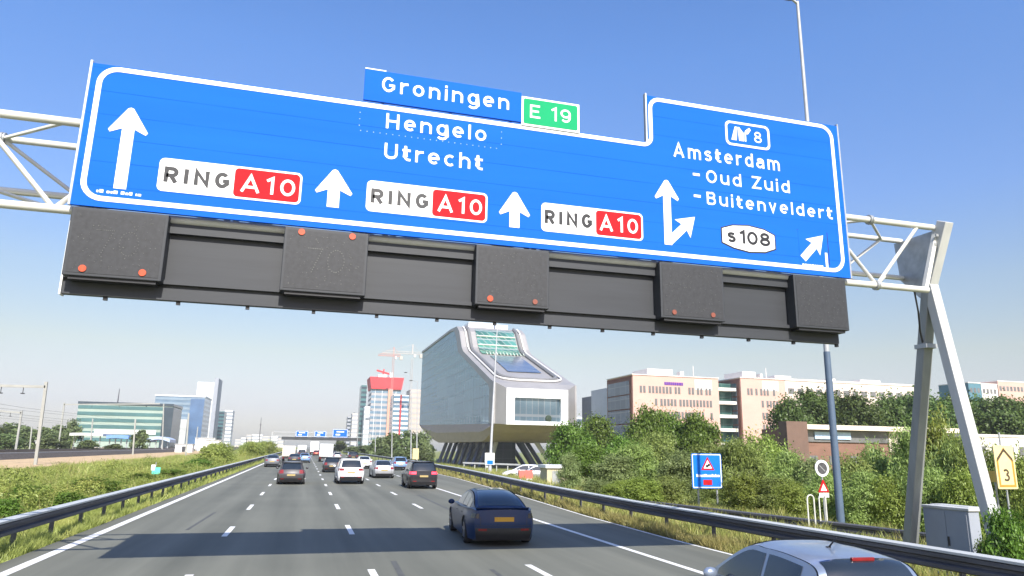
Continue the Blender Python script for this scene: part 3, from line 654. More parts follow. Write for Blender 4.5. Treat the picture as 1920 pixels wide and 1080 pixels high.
    def strip_patch(nm, i0, i1, f0, mat, par=t, f1=None):
        b = MB(); b.grid([[sp(i, f, .007) for f in np.linspace(-f0, f0, 11)] for i in range(i0, i1 + 1)], 0, True); return b.build(nm, mat, par)
    i0, i1 = s['rearwin']; rw = strip_patch('rear_window', i0, i1, s.get('rwf', .84), M['glass'])
    if s.get('sunroof'): strip_patch('sunroof', s['sunroof'][0], s['sunroof'][1], .8, M['glass'])
    n_ = len(prof) - 1; strip_patch('windscreen', n_ - s['wind'], n_ - 1, .86, M['glass'])
    # wheels
    wt = W_ * .115
    for y in (w1, w2):
        for sg in (-1, 1):
            xo = sg * (W_ / 2 - .015); q = MB()
            pr = [(R_ * .62, 0), (R_ * .9, 0), (R_ * .98, .03), (R_, .06), (R_, wt - .05), (R_ * .95, wt), (R_ * .6, wt)]
            rows = [[(xo - sg * d, y + r * math.cos(2 * PI * k / 28), R_ + r * math.sin(2 * PI * k / 28)) for k in range(28)] for r, d in pr]
            q.grid(rows, 0, True, True); wh = q.build('tyre', M['rubber'], t, sharp=40)
            q = MB(); xi = xo - sg * .035
            for k in range(5):
                a_ = 2 * PI * k / 5 + .3; d = Vector((0, math.cos(a_), math.sin(a_))); q.beam(Vector((xi, y, R_)), Vector((xi, y, R_)) + d * R_ * .6, .03, .09, up=(1, 0, 0))
            q.disc((xi, y, R_), R_ * .16, 'x', .04, 12)
            rr_ = [[(xi + sg * dx, y + r * math.cos(2 * PI * k / 24), R_ + r * math.sin(2 * PI * k / 24)) for k in range(24)] for r, dx in ((R_ * .56, 0), (R_ * .64, .012), (R_ * .66, -.02))]
            q.grid(rr_, 0, True, True); q.build('rim', M['rim'], wh)
            q = MB(); q.disc((xi - sg * .05, y, R_), R_ * .6, 'x', .02, 20); q.build('brake_disc', M['black'], wh)
    # rear: lights, plate, bumper
    lm = M['brake'] if brake else M['tail']
    for sg in (-1, 1):
        x0, x1, z0, z1 = s['tail']
        lm = M['brake'] if brake else s.get('tailmat', M['tail'])
        if sg < 0: rpatch('tail_light', -x1, -x0, z0, z1, lm)
        else: rpatch('tail_light', x0, x1, z0, z1, lm)
        b = MB(); rows = []                             # the lamp wraps round on to the flank
        for k in range(5):
            z = z0 + (z1 - z0) * (k / 4); rows.append([(sg * (hw(z, y) + .006), y + yr(z) * max(0, 1 - y / (.25 * L_)) , z) for y in np.linspace(.0, s.get('tailside', .22), 5)])
        b.grid(rows, 0, True); b.build('tail_light', lm, t)
        b = MB(); b.ball((sg * (W_ / 2 + .07), s['mirror'], belt + .06), .1, .06, .075, 6); b.build('mirror', s.get('mirrormat', pm_), t)
        b = MB(); rows = []                             # headlamp
        for k in range(4):
            z = min(s['belt'] - .26, tz[-1] - .14) + .12 * k / 3; rows.append([(sg * (hw(z, L_ - d) + .006), L_ - d - (L_ - yf(z)) * max(0, 1 - d / (.25 * L_)), z) for d in (.02, .12, .25, .4)])
        b.grid(rows, 0, True); b.build('headlight', M['signwhite'], t)
        b = MB()
        for y_ in s['handles']: b.box(sg * (hw(belt - .1, y_)) - .012, sg * (hw(belt - .1, y_)) + .012, y_ - .09, y_ + .09, belt - .12, belt - .095)
        b.build('door_handle', s.get('handlemat', pm_), t)
        b = MB()                                         # shut lines of the doors
        for y_ in s['shuts']:
            rows = [[(sg * (hw(z, y_) + .002), y_ + dy, z) for dy in (-.006, .006)] for z in np.linspace(zb0 + .12, belt - .01, 9)]; b.grid(rows, 0, False)
        b.build('door_gap', M['black'], t)
    bz = s.get('bumper', (zb0 + .0, zb0 + .18)); rpatch('rear_bumper', -W_ * .4, W_ * .4, bz[0], bz[1], M['black'], .012)
    if plate:
        z_ = bz[1] + .05; zt_ = s['belt'] - .12
        for q_ in ((-W_ * .4, W_ * .4, z_, z_ + .012), (-W_ * .335, -W_ * .327, z_ + .013, zt_), (W_ * .327, W_ * .335, z_ + .013, zt_)): rpatch('boot_gap', *q_, M['black'], .003, n=3)
        rpatch('plate_recess', -.36, .36, s['plate'] - .09, s['plate'] + .09, M['black'] if s.get('darkrecess') else pm_, .004, n=2)
    for sg in (-1, 1):
        if s.get('refl'): rpatch('reflector', sg * W_ * .3 - .11, sg * W_ * .3 + .11, bz[1] - .07, bz[1] - .02, M['tail'], .02)
    if plate:
        pz_ = s['plate']; b = MB(); yy = rear_y(0, pz_); b.box(-.26, .26, yy - .022, yy + .03, pz_ - .055, pz_ + .055); b.build('number_plate', s.get('platemat', M['platedim']), t)
    if s.get('spoiler'):
        y_, z_ = s['spoiler']; b = MB(); b.grid([[(x, y_ - .05 + .06 * (x / .7) ** 2 + dy, z_ + dz) for x in np.linspace(-W_ * .38, W_ * .38, 11)] for dy, dz in ((.16, .0), (0, .03), (-.01, .01), (.14, -.03))], 0, True, False)
        b.build('spoiler', s.get('spoilmat', pm_), t)
    if s.get('highlamp'):
        y_, z_ = s['highlamp']; b = MB(); b.box(-.14, .14, y_ - .02, y_ + .02, z_ - .018, z_ + .02); b.build('high_brake_light', M['tail'], t, bevel=.008)
    if s.get('antenna'):
        y_, z_ = s['antenna']; b = MB(); b.tube((0, y_, z_), (0, y_ - .16, z_ + .13), .012, .006, 6); b.disc((0, y_, z_), .03, 'z', .03, 10); b.build('aerial', M['black'], t)
    return t
S_fast = dict(L=4.75, W=1.88, R=.34, clear=.17, wheels=(.95, 3.85), belt=.88, wb=.78, wr=.53, tailmat=M['taildark'], platemat=M['plate'],
    rear=[(.15, .12), (.35, .02), (.6, 0), (.85, .02), (.92, .03), (1.2, .2)], front=[(.15, 4.6), (.4, 4.74), (.65, 4.7), (.9, 4.5)],
    top=[(0, .91), (.35, .95), (.9, .93), (1.7, .9), (3.3, .9), (4.0, .86), (4.5, .72), (4.75, .58)], cabin=[(.25, .93), (.95, 1.2), (1.6, 1.33), (2.2, 1.365), (2.75, 1.32), (3.7, .89)],
    windows=[(.95, 1.45), (1.5, 2.25), (2.31, 3.25)], rearwin=(2, 13), wind=7, sunroof=(14, 22), rwf=.88, tail=(.66, .88, .72, .84), tailside=.25, mirror=3.05, handles=(1.55, 2.55), shuts=(1.35, 2.28, 3.3), bumper=(.17, .48), refl=True, plate=.7, spoiler=(.1, .96), corner=.8, pinch=.17)
S_suv = dict(L=4.65, W=1.9, R=.37, clear=.24, wheels=(.9, 3.65), belt=1.08, wb=.86, wr=.66,
    rear=[(.2, .1), (.45, 0), (.75, .02), (1.1, .07), (1.4, .2)], front=[(.2, 4.5), (.6, 4.65), (.9, 4.6), (1.1, 4.4)],
    top=[(0, 1.06), (.3, 1.09), (1.5, 1.08), (3.2, 1.06), (4.1, 1.0), (4.5, .9), (4.65, .78)], cabin=[(.08, 1.08), (.28, 1.45), (.5, 1.63), (1.4, 1.69), (2.3, 1.66), (2.7, 1.56), (3.5, 1.07)],
    windows=[(.42, .95), (1.0, 1.8), (1.86, 2.95)], rearwin=(1, 10), wind=8, rwf=.88, tail=(.48, .9, .9, 1.05), tailside=.3, mirror=2.8, handles=(1.15, 2.1), shuts=(.98, 1.83, 2.95), bumper=(.24, .52), refl=True, plate=.78, spoiler=(.42, 1.64), pinch=.12)
S_hatch = dict(L=4.1, W=1.76, R=.31, clear=.18, wheels=(.72, 3.25), belt=.95, wb=.79, wr=.6,
    rear=[(.15, .12), (.4, 0), (.65, 0), (.95, .08), (1.2, .2)], front=[(.15, 3.98), (.5, 4.1), (.75, 4.02), (.95, 3.8)],
    top=[(0, .94), (.3, .96), (1.5, .96), (2.9, .93), (3.5, .86), (3.9, .74), (4.1, .62)], cabin=[(.12, .95), (.36, 1.24), (.62, 1.42), (1.2, 1.48), (2.0, 1.46), (2.4, 1.36), (3.15, .94)],
    windows=[(.62, 1.55), (1.62, 2.75)], rearwin=(1, 11), wind=8, rwf=.86, tail=(.5, .82, .72, .95), tailside=.22, mirror=2.5, handles=(1.1, 1.85), shuts=(.95, 1.58, 2.72), bumper=(.18, .42), refl=True, plate=.62, spoiler=(.5, 1.42), pinch=.17)
S_sedan = dict(L=4.7, W=1.82, R=.32, clear=.18, wheels=(1.0, 3.75), belt=.94, wb=.8, wr=.58,
    rear=[(.15, .12), (.4, 0), (.65, 0), (.95, .06), (1.1, .12)], front=[(.15, 4.58), (.5, 4.7), (.75, 4.62), (.95, 4.4)],
    top=[(0, 1.0), (.4, 1.03), (.9, 1.0), (1.7, .95), (3.4, .93), (4.0, .87), (4.5, .75), (4.7, .62)], cabin=[(.75, 1.0), (1.25, 1.28), (1.6, 1.4), (2.1, 1.43), (2.6, 1.38), (3.5, .94)],
    windows=[(1.2, 1.95), (2.02, 3.05)], rearwin=(1, 11), wind=8, rwf=.86, tail=(.5, .84, .74, .9), tailside=.25, mirror=2.85, handles=(1.4, 2.25), shuts=(1.25, 1.98, 3.05), bumper=(.18, .38), refl=False, plate=.66, pinch=.17)
def vary(s, **k): d = dict(s); d.update(k); return d
P_tesla = pm('paint_blue_black', (.013, .033, .095), .3, .08, 3, coat=.12, spec=.22); P_black = paint('paint_black', (.014, .015, .018)); P_white = paint('paint_white', (.75, .75, .74), .0)
P_silver = paint('paint_silver', (.45, .46, .47), .55); P_bsilver = paint('paint_blue_silver', (.25, .3, .38), .5); P_brown = paint('paint_grey_brown', (.062, .058, .062), .2); P_lblue = paint('paint_light_blue', (.2, .33, .55))
P_dark = paint('paint_dark_grey', (.03, .032, .038)); P_mid = paint('paint_mid_grey', (.16, .17, .19)); P_navy = paint('paint_navy', (.02, .03, .08)); P_cream = paint('paint_cream', (.68, .6, .48), 0)
P_orange = paint('paint_orange', (.75, .3, .06), 0)
make_car('car', 'dark blue-grey fastback with a dark glass roof, crossing the shadow of the sign', 'car', (5.2, 18.85, 0), -.07, S_fast, P_tesla)
make_car('car', 'black SUV with bright red brake lights', 'car', (7.3, 45.4, 0), -.02, S_suv, P_black, brake=True)
make_car('car', 'white SUV with a dark rear window, in the third row of cars ahead', 'car', (3.2, 51.2, 0), 0, S_suv, P_white)
make_car('car', 'grey-brown estate car in the second lane from the left', 'car', (-.72, 50.5, 0), 0, vary(S_hatch, W=1.84, L=4.4), P_brown)
make_car('car', 'silver saloon between the white SUV and the black SUV', 'car', (6.5, 61, 0), 0, S_sedan, P_silver)
make_car('car', 'silver hatchback cut off by the bottom edge, red lamp above its rear window', 'car', (5.92, 6.42, 0), -.06, vary(S_hatch, L=3.75, W=1.68, highlamp=(.38, 1.39), antenna=(.95, 1.435), wb=.76, wr=.56, belt=.93, spoiler=None, rearwin=(1, 13), wheels=(.65, 3.0), mirror=2.12, handles=(.95, 1.6), shuts=(.75, 1.24, 2.2),
    windows=[(.55, 1.2), (1.27, 2.25)], cabin=[(.1, .95), (.26, 1.2), (.4, 1.37), (.8, 1.43), (1.3, 1.445), (1.75, 1.4), (2.6, .92)], top=[(0, .92), (.3, .94), (1.5, .92), (2.4, .86), (2.9, .72), (3.4, .6), (3.75, .48)], rear=[(.15, .12), (.4, 0), (.65, 0), (.93, .08), (1.2, .2)], front=[(.15, 3.6), (.5, 3.75), (.7, 3.68), (.93, 3.4)]), P_bsilver)
make_car('car', 'light blue hatchback with a dark rear window behind the silver saloon', 'car', (10.55, 82.3, 0), -.02, S_hatch, P_lblue)
make_car('car', 'silver saloon in the leftmost lane beside the crash barrier', 'car', (-3.6, 91, 0), 0, S_sedan, P_mid)
make_car('car', 'dark grey hatchback half hidden by the left side of the white SUV', 'car', (2.75, 74, 0), 0, S_hatch, P_dark)
make_car('car', 'pale car half hidden by the right side of the white SUV', 'car', (7.0, 87.4, 0), 0, S_sedan, P_white)
make_car('car', 'dark car right in front of the grey-brown estate car', 'car', (-1.3, 107, 0), 0, S_sedan, P_dark)
make_car('car', 'light blue-grey saloon far off in the second lane from the left', 'car', (.1, 116, 0), 0, S_sedan, P_lblue)
make_car('car', 'black SUV far off, seen above the right half of the white SUV', 'car', (8.2, 128, 0), 0, S_suv, P_black)
make_car('car', 'pale silver car far off, seen above the roof of the white SUV', 'car', (6.3, 146, 0), 0, S_hatch, P_silver)
make_car('car', 'dark car far off beside the white lorry', 'car', (-.5, 170, 0), 0, S_suv, P_dark)
make_car('car', 'navy car far off to the right of the white lorry', 'car', (6.6, 172, 0), 0, S_hatch, P_navy)
make_car('car', 'tiny dark saloon near the far overhead signs in the leftmost lanes', 'car', (-3.4, 205, 0), 0, S_sedan, P_dark)
make_car('car', 'tiny pale hatchback near the far overhead signs', 'car', (-.3, 232, 0), 0, S_hatch, P_white)
make_car('car', 'tiny red-brown car far off in the third lane', 'car', (3.1, 200, 0), 0, S_hatch, paint('paint_red', (.3, .05, .04)))
make_car('car', 'tiny silver SUV far off in the fourth lane', 'car', (6.7, 215, 0), 0, S_suv, P_silver)
make_car('car', 'tiny dark SUV beside the far white lorry with the tall body', 'car', (.0, 265, 0), 0, S_suv, P_black)
def box_truck(name, label, x, y, H, W, L_, body, cabm):
    t = thing(name, label, 'lorry', (x, y, 0), 0, 'lorries and vans on the motorway')
    MB().box(-W / 2, W / 2, 0, L_, .85, H).build('cargo_box', body, t, bevel=.04)
    b = MB(); b.box(-W / 2 + .06, -.02, -.03, 0, 1, H - .12); b.box(.02, W / 2 - .06, -.03, 0, 1, H - .12); b.build('rear_door', body, t)
    b = MB(); b.prism([(L_ + .1, .6), (L_ + 2.1, .6), (L_ + 2.15, 1.4), (L_ + 1.8, H * .8), (L_ + .1, H * .8)], 'x', -W / 2 + .1, W / 2 - .1); b.build('cab', cabm, t, bevel=.05)
    MB().box(-W * .3, W * .3, .2, L_ + 1.5, .55, .84).build('chassis', M['black'], t)
    MB().box(-W / 2, W / 2, -.02, .12, .5, .72).build('bumper', M['black'], t)
    for sg in (-1, 1):
        MB().box(sg * W * .42 - .14, sg * W * .42 + .14, -.05, -.021, .53, .69).build('tail_light', M['tail'], t)
        for y_ in (1.3, L_ + 1.2): b = MB(); b.disc((sg * (W / 2 - .18), y_, .45), .45, 'x', .28, 20); b.build('tyre', M['rubber'], t)
box_truck('lorry', 'white box lorry with a square rear, in the middle of the traffic', 3.5, 124, 2.9, 2.15, 4.6, P_white, P_white)
box_truck('lorry', 'far white lorry with a tall body, beyond the square white lorry', 2.9, 230, 3.9, 2.5, 7.5, P_white, P_white)
box_truck('lorry', 'cream van with an orange roof edge, above the grey-brown estate car', -2.4, 122, 2.5, 2.0, 3.6, P_cream, P_orange)
box_truck('lorry', 'small white van in the second lane, beyond the cream van', -.6, 185, 2.7, 2.05, 3.6, P_white, P_white)
# ---------------------------------------------------------------- buildings
def boxed(x0, x1, y0, y1, z0, z1): return MB().box(x0, x1, y0, y1, z0, z1)
def ing():
    X0, X1 = 63.2, 93.2
    t = thing('office_building', 'silver and glass office building shaped like a high shoe, standing on slanted legs', 'building', (80, 320, -4.46))
    O = Vector((80, 320, -4.46))
    shell = pm('aluminium_shell', (.36, .345, .33), .5, .1, .15, metal=.35); belly = pm('belly_panels', (.38, .29, .21), .6, .12, .2, stretch=(1, 1, 3))
    gl = glassmat('glass_facade', (.36, .56, .8), (.34, .48, .62), .16, .22, .45, .3, .035, .05, depth=(.24, .42, .48)); gs = seeglass('clear_facade_glass', (.68, .87, 1.0), (.85, .97, .96), 4.2); glg = glassmat('green_glass', (.1, .3, .24), (.5, .56, .5), .35, .22, .5, .12, .12, .35)
    # profile in (y, z): the side face, from the back top round to the belly
    top = [(417, 58.5), (330, 58), (314, 57), (308, 54), (301.5, 46), (298, 43.6), (249, 27.3), (243, 25.6)]
    bot = [(243, 11.2), (262, 5.2), (352, 5.2), (417, 15.5)]
    side = [(y - O.y, z - O.z) for y, z in top[::-1]] + [(y - O.y, z - O.z) for y, z in bot[::-1]]
    # shell band over the roof, open loop between two glass sides
    def inset(y): return 0.
    b = MB(); n = len(top)
    rows = [[(x - O.x, y - O.y, z - O.z + (.0)) for x in np.linspace(X0, X1, 9)] for y, z in top]
    b.grid(rows, 0, False); b.build('roof_shell', shell, t)
    b = MB(); rows = [[(x - O.x, y - O.y, z - O.z) for x in np.linspace(X0, X1, 9)] for y, z in [(243, 11.2), (247, 8.5), (256, 6), (262, 5.2), (352, 5.2), (380, 8), (417, 15.5)]]
    b.grid(rows, 0, False)
    zg = lambda y: 11.2 + (15.5 - 11.2) * (y - 243) / 174
    for x in (X0, X1):                       # belly sides curve up to the lower edge of the glass
        rows = [[(x - O.x, y - O.y, z0 - O.z), (x - O.x + (-1 if x == X0 else 1) * .9, y - O.y, (z0 + zg(y)) / 2 - O.z + .3), (x - O.x, y - O.y, zg(y) - O.z)] for y, z0 in ((243.1, 11.0), (247, 8.5), (256, 6), (262, 5.2), (352, 5.2), (380, 8), (410, 13.8))]
        b.grid(rows, 0, False)
    b.build('belly', belly, t)
    b = MB(); b.box(X0 - O.x, X1 - O.x, 416.9 - O.y, 417.2 - O.y, 15.5 - O.z, 58.5 - O.z); b.build('rear_wall', gl, t)
    for x, nm in ((X0, 0), (X1, 1)):
        poly = [(y - O.y, z - O.z) for y, z in [(250, zg(250)), (417, 15.5), (417, 58), (322, 57.4), (316, 54), (309, 44.6), (257, 27.6), (250, 24)]]
        b = MB(); b.add([(x - O.x, p[0], p[1]) for p in poly], [tuple(range(len(poly)))]); b.build('glass_side', gs, t)
        # the broad metal edge between the glass and the roof
        edge_o = [(243, 11.2), (243, 25.6), (249, 27.3), (298, 43.6), (301.5, 46), (308, 54), (314, 57), (330, 58), (417, 58.6)]
        edge_i = [(250, zg(250)), (250, 24), (254, 26.2), (304, 42.9), (309, 44.6), (315.5, 53), (320, 56), (332, 57), (417, 57.5)]
        b = MB(); sg = -1 if nm == 0 else 1
        for dx in (0, .5): b.grid([[(x - O.x + sg * dx, p[0] - O.y, p[1] - O.z) for p in e_] for e_ in (edge_o, edge_i)], 0, False)
        b.grid([[(x - O.x + sg * dx, p[0] - O.y, p[1] - O.z) for p in edge_o] for dx in (0, .5)]); b.grid([[(x - O.x + sg * dx, p[0] - O.y, p[1] - O.z) for p in edge_i] for dx in (0, .5)])
        b.build('edge_band', shell, t)
    # what stands behind the glass: floors, stair cores, pale walls, hanging lamps
    fl_ = pm('floor_slab', (.5, .54, .52), .7, .1, .2); cw = pm('core_wall', (.3, .42, .42), .7, .3, .12); pw = pm('pale_wall', (.85, .86, .82), .7, .06, .2); dgr = pm('interior_green', (.09, .2, .19), .7, .4, .1)
    def ztop(y): return float(np.interp(y, [p[0] for p in top][::-1], [p[1] for p in top][::-1]))
    z = 17.5
    while z < 55:
        y0 = 252 if z < 24 else 262 + (z - 28) / (43.6 - 28) * 44 if z < 43 else 318
        MB().box(X0 + 5.5 - O.x, X1 - 1.5 - O.x, y0 + 4 - O.y, 412 - O.y, z - O.z, z + .5 - O.z).build('floor_slab', fl_, t); z += 4.6
    MB().box(X0 + 11 - O.x, X1 - 9 - O.x, 258 - O.y, 410 - O.y, 15.6 - O.z, 24 - O.z).build('core', dgr, t)
    MB().box(X0 + 11 - O.x, X1 - 9 - O.x, 316 - O.y, 410 - O.y, 24.2 - O.z, 53 - O.z).build('core', cw, t)
    for y0, y1, z0_, z1_ in ((285, 303, 16, 31), (322, 340, 15.8, 26), (266, 271, 13, 22), (345, 372, 28, 38)): MB().box(X0 + 1.6 - O.x, X0 + 6 - O.x, y0 - O.y, y1 - O.y, z0_ - O.z, z1_ - O.z).build('inner_wall', pw, t)
    for y0, z0_ in ((300, 37), (287, 31.5), (272, 26), (306, 41.5)): b = MB(); b.ball((X0 + 1.6 - O.x, y0 - O.y, z0_ - O.z), .8, .8, .6, 6); b.build('hanging_lamp', pw, t)
    MB().box(X0 + 1 - O.x, X1 - 1 - O.x, 264 - O.y, 405 - O.y, 12.4 - O.z, 12.9 - O.z).build('floor_slab', cw, t)
    b = MB(); y = 257.                                # glazing bars of the long glass side
    while y < 414: zt_ = float(np.interp(y, [250, 257, 309, 316, 322, 417], [24, 27.6, 44.6, 54, 57.4, 58])) - .3; b.box(X0 - .06 - O.x, X0 - .005 - O.x, y - O.y, y + .13 - O.y, zg(y) + .2 - O.z, zt_ - O.z); y += 5.2
    z = 17.
    while z < 56: y0 = float(np.interp(z, [24, 27.6, 44.6, 54, 57.4], [250.5, 258, 310, 317, 323])); b.box(X0 - .09 - O.x, X0 - .061 - O.x, y0 + 1 - O.y, 416.5 - O.y, z - O.z, z + .14 - O.z); z += 4.6
    b.build('glazing_bars', pm('glazing_bar', (.5, .56, .6), .5, .08, .2), t)
    # raised twin rims running down the roof and round in a loop at the front
    def roofpt(u, x, dz):
        ys = [p[0] for p in top][::-1]; zs = [p[1] for p in top][::-1]; 
        L_ = [0]; 
        for k in range(1, len(ys)): L_.append(L_[-1] + math.hypot(ys[k] - ys[k - 1], zs[k] - zs[k - 1]))
        y = float(np.interp(u, L_, ys)); z = float(np.interp(u, L_, zs)); return Vector((x - O.x, y - .45 * dz - O.y, z + dz - O.z))
    for off, r_, mat in ((0, .34, pm('bright_rim', (.72, .7, .66), .4, .06, 1)), (1.6, .7, pm('dark_rim', (.17, .17, .17), .5, .1, 1))):
        pts = []
        a0, a1 = X0 + 2.2 + off, X1 - 2.2 - off; rr_ = 7.5
        for u in np.linspace(78, 11 + off, 26): pts.append(roofpt(u, a0, .5))
        for k in range(1, 9): q = PI / 2 * k / 8; pts.append(roofpt(11 + off - (rr_) * math.sin(q), a0 + rr_ * (1 - math.cos(q)), .5))
        for k in range(8, -1, -1): q = PI / 2 * k / 8; pts.append(roofpt(11 + off - rr_ * math.sin(q), a1 - rr_ * (1 - math.cos(q)), .5))
        for u in np.linspace(11 + off, 78, 26)[1:]: pts.append(roofpt(u, a1, .5))
        b = MB(); b.path(pts, r_, 6); b.build('roof_rim', mat, t)
    # front glazing below the top, skylight on the slope
    b = MB(); b.grid([[tuple(roofpt(u, x, .35)) for x in np.linspace(X0 + 7, X1 - 5, 5)] for u in np.linspace(53, 75, 8)], 0, False); b.build('upper_glazing', glg, t)
    b = MB()
    for u in (63.3, 69): b.path([roofpt(u, X0 + 7, .6), roofpt(u, X1 - 5, .6)], .28, 6)
    for k in range(12): b.tube(roofpt(52, X0 + 9 + k * 1.5, .3), roofpt(54.5, X0 + 9 + k * 1.5, .9), .25, .1, 6)
    b.build('gallery_rail', pm('gallery', (.62, .66, .55), .5, .1, 1), t)
    b = MB(); b.grid([[tuple(roofpt(u, x, .3)) for x in np.linspace(X0 + 9.5, X1 - 7, 5)] for u in np.linspace(19, 50, 6)], 0, False)
    b.build('skylight', glassmat('skylight_glass', (.25, .3, .36), (.42, .44, .46), .4, .35, .7, .15, .1, .2), t)
    b = MB(); b.box(X0 + 6 - O.x, X0 + 18 - O.x, 318 - O.y, 330 - O.y, 57.8 - O.z, 60.2 - O.z); b.box(X1 - 10 - O.x, X1 - 4 - O.x, 322 - O.y, 332 - O.y, 57.8 - O.z, 60.4 - O.z); b.build('roof_plant', M['signwhite'], t)
    # white framed window in the toe
    nx0, nx1, ny = 66.1, 88.8, 238.6
    nz0, nz1 = 10.9, 23.4
    b = MB(); o_ = [(nx0 - O.x, nz0 - O.z), (nx1 - O.x, nz0 - O.z), (nx1 - O.x, nz1 - O.z), (nx0 - O.x, nz1 - O.z)]; i_ = [(nx0 + 3 - O.x, nz0 + 1.3 - O.z), (nx1 - 2.6 - O.x, nz0 + 1.3 - O.z), (nx1 - 2.6 - O.x, nz1 - 3.2 - O.z), (nx0 + 3 - O.x, nz1 - 3.2 - O.z)]
    ring_poly(o_, i_, ny - O.y, ny + 2.5 - O.y, b); b.build('toe_frame', M['signwhite'], t)
    b = MB(); b.box(i_[0][0], i_[1][0], ny + 1.2 - O.y, ny + 1.4 - O.y, i_[0][1], i_[2][1]); b.build('toe_window', glassmat('toe_glass', (.17, .25, .3), (.33, .38, .41), .45, .11, .55, .12, .1, .12), t)
    b = MB(); vs = [(X0 - O.x, 243 - O.y, 11.2 - O.z), (X1 - O.x, 243 - O.y, 11.2 - O.z), (X1 - O.x, 243 - O.y, 25.6 - O.z), (X0 - O.x, 243 - O.y, 25.6 - O.z)] + [(p[0], ny - O.y + .4, p[1]) for p in o_]
    b.add(vs, [(0, 1, 5, 4), (1, 2, 6, 5), (2, 3, 7, 6), (3, 0, 4, 7)]); b.build('toe_cheek', shell, t)
    b = MB(); b.ball((nx1 - 7 - O.x, ny + .9 - O.y, nz0 + 2.4 - O.z), 1.2, .5, 1.2, 6); b.build('window_plant', pm('leafy', (.03, .05, .03), .9, .4, 2), t)
    # legs, slanting
    lg = pm('leg_blue_grey', (.07, .085, .13), .5, .15, .5); lw = pm('leg_white', (.7, .69, .64), .5, .08, .5)
    for k in range(9):
        y = 262 + 12.5 * k; mat = lw if k == 0 else lg
        MB().beam(Vector((X0 + 6.5, y + 3, 5.4)) - O, Vector((X0 + 1.5, y - 4, -4.6)) - O, 1.0, 1.7).build('leg', mat, t)
        MB().beam(Vector((X1 - 8, y + 2, 5.4)) - O, Vector((X1 - 2.5, y - 3, -4.6)) - O, 1.0, 1.5).build('leg', mat, t)
        if k % 2 == 0: MB().beam(Vector((X1 - 14, y + 2, 5.4)) - O, Vector((X1 - 9, y - 3, -4.6)) - O, .8, 1.2).build('leg', lg, t)
    MB().box(X0 + 9 - O.x, X1 - 13 - O.x, 275 - O.y, 350 - O.y, -.1, 9.7).build('lobby', glassmat('lobby_glass', (.03, .045, .05), (.08, .09, .1), .3, .3, .3, .2), t)
    b = MB()
    for k in range(4): b.disc((X0 - .45 - O.x, 262 + 15 * k - O.y, 9 - O.z), 1., 'x', .3, 12)
    b.build('porthole', M['glass'], t)
ing()

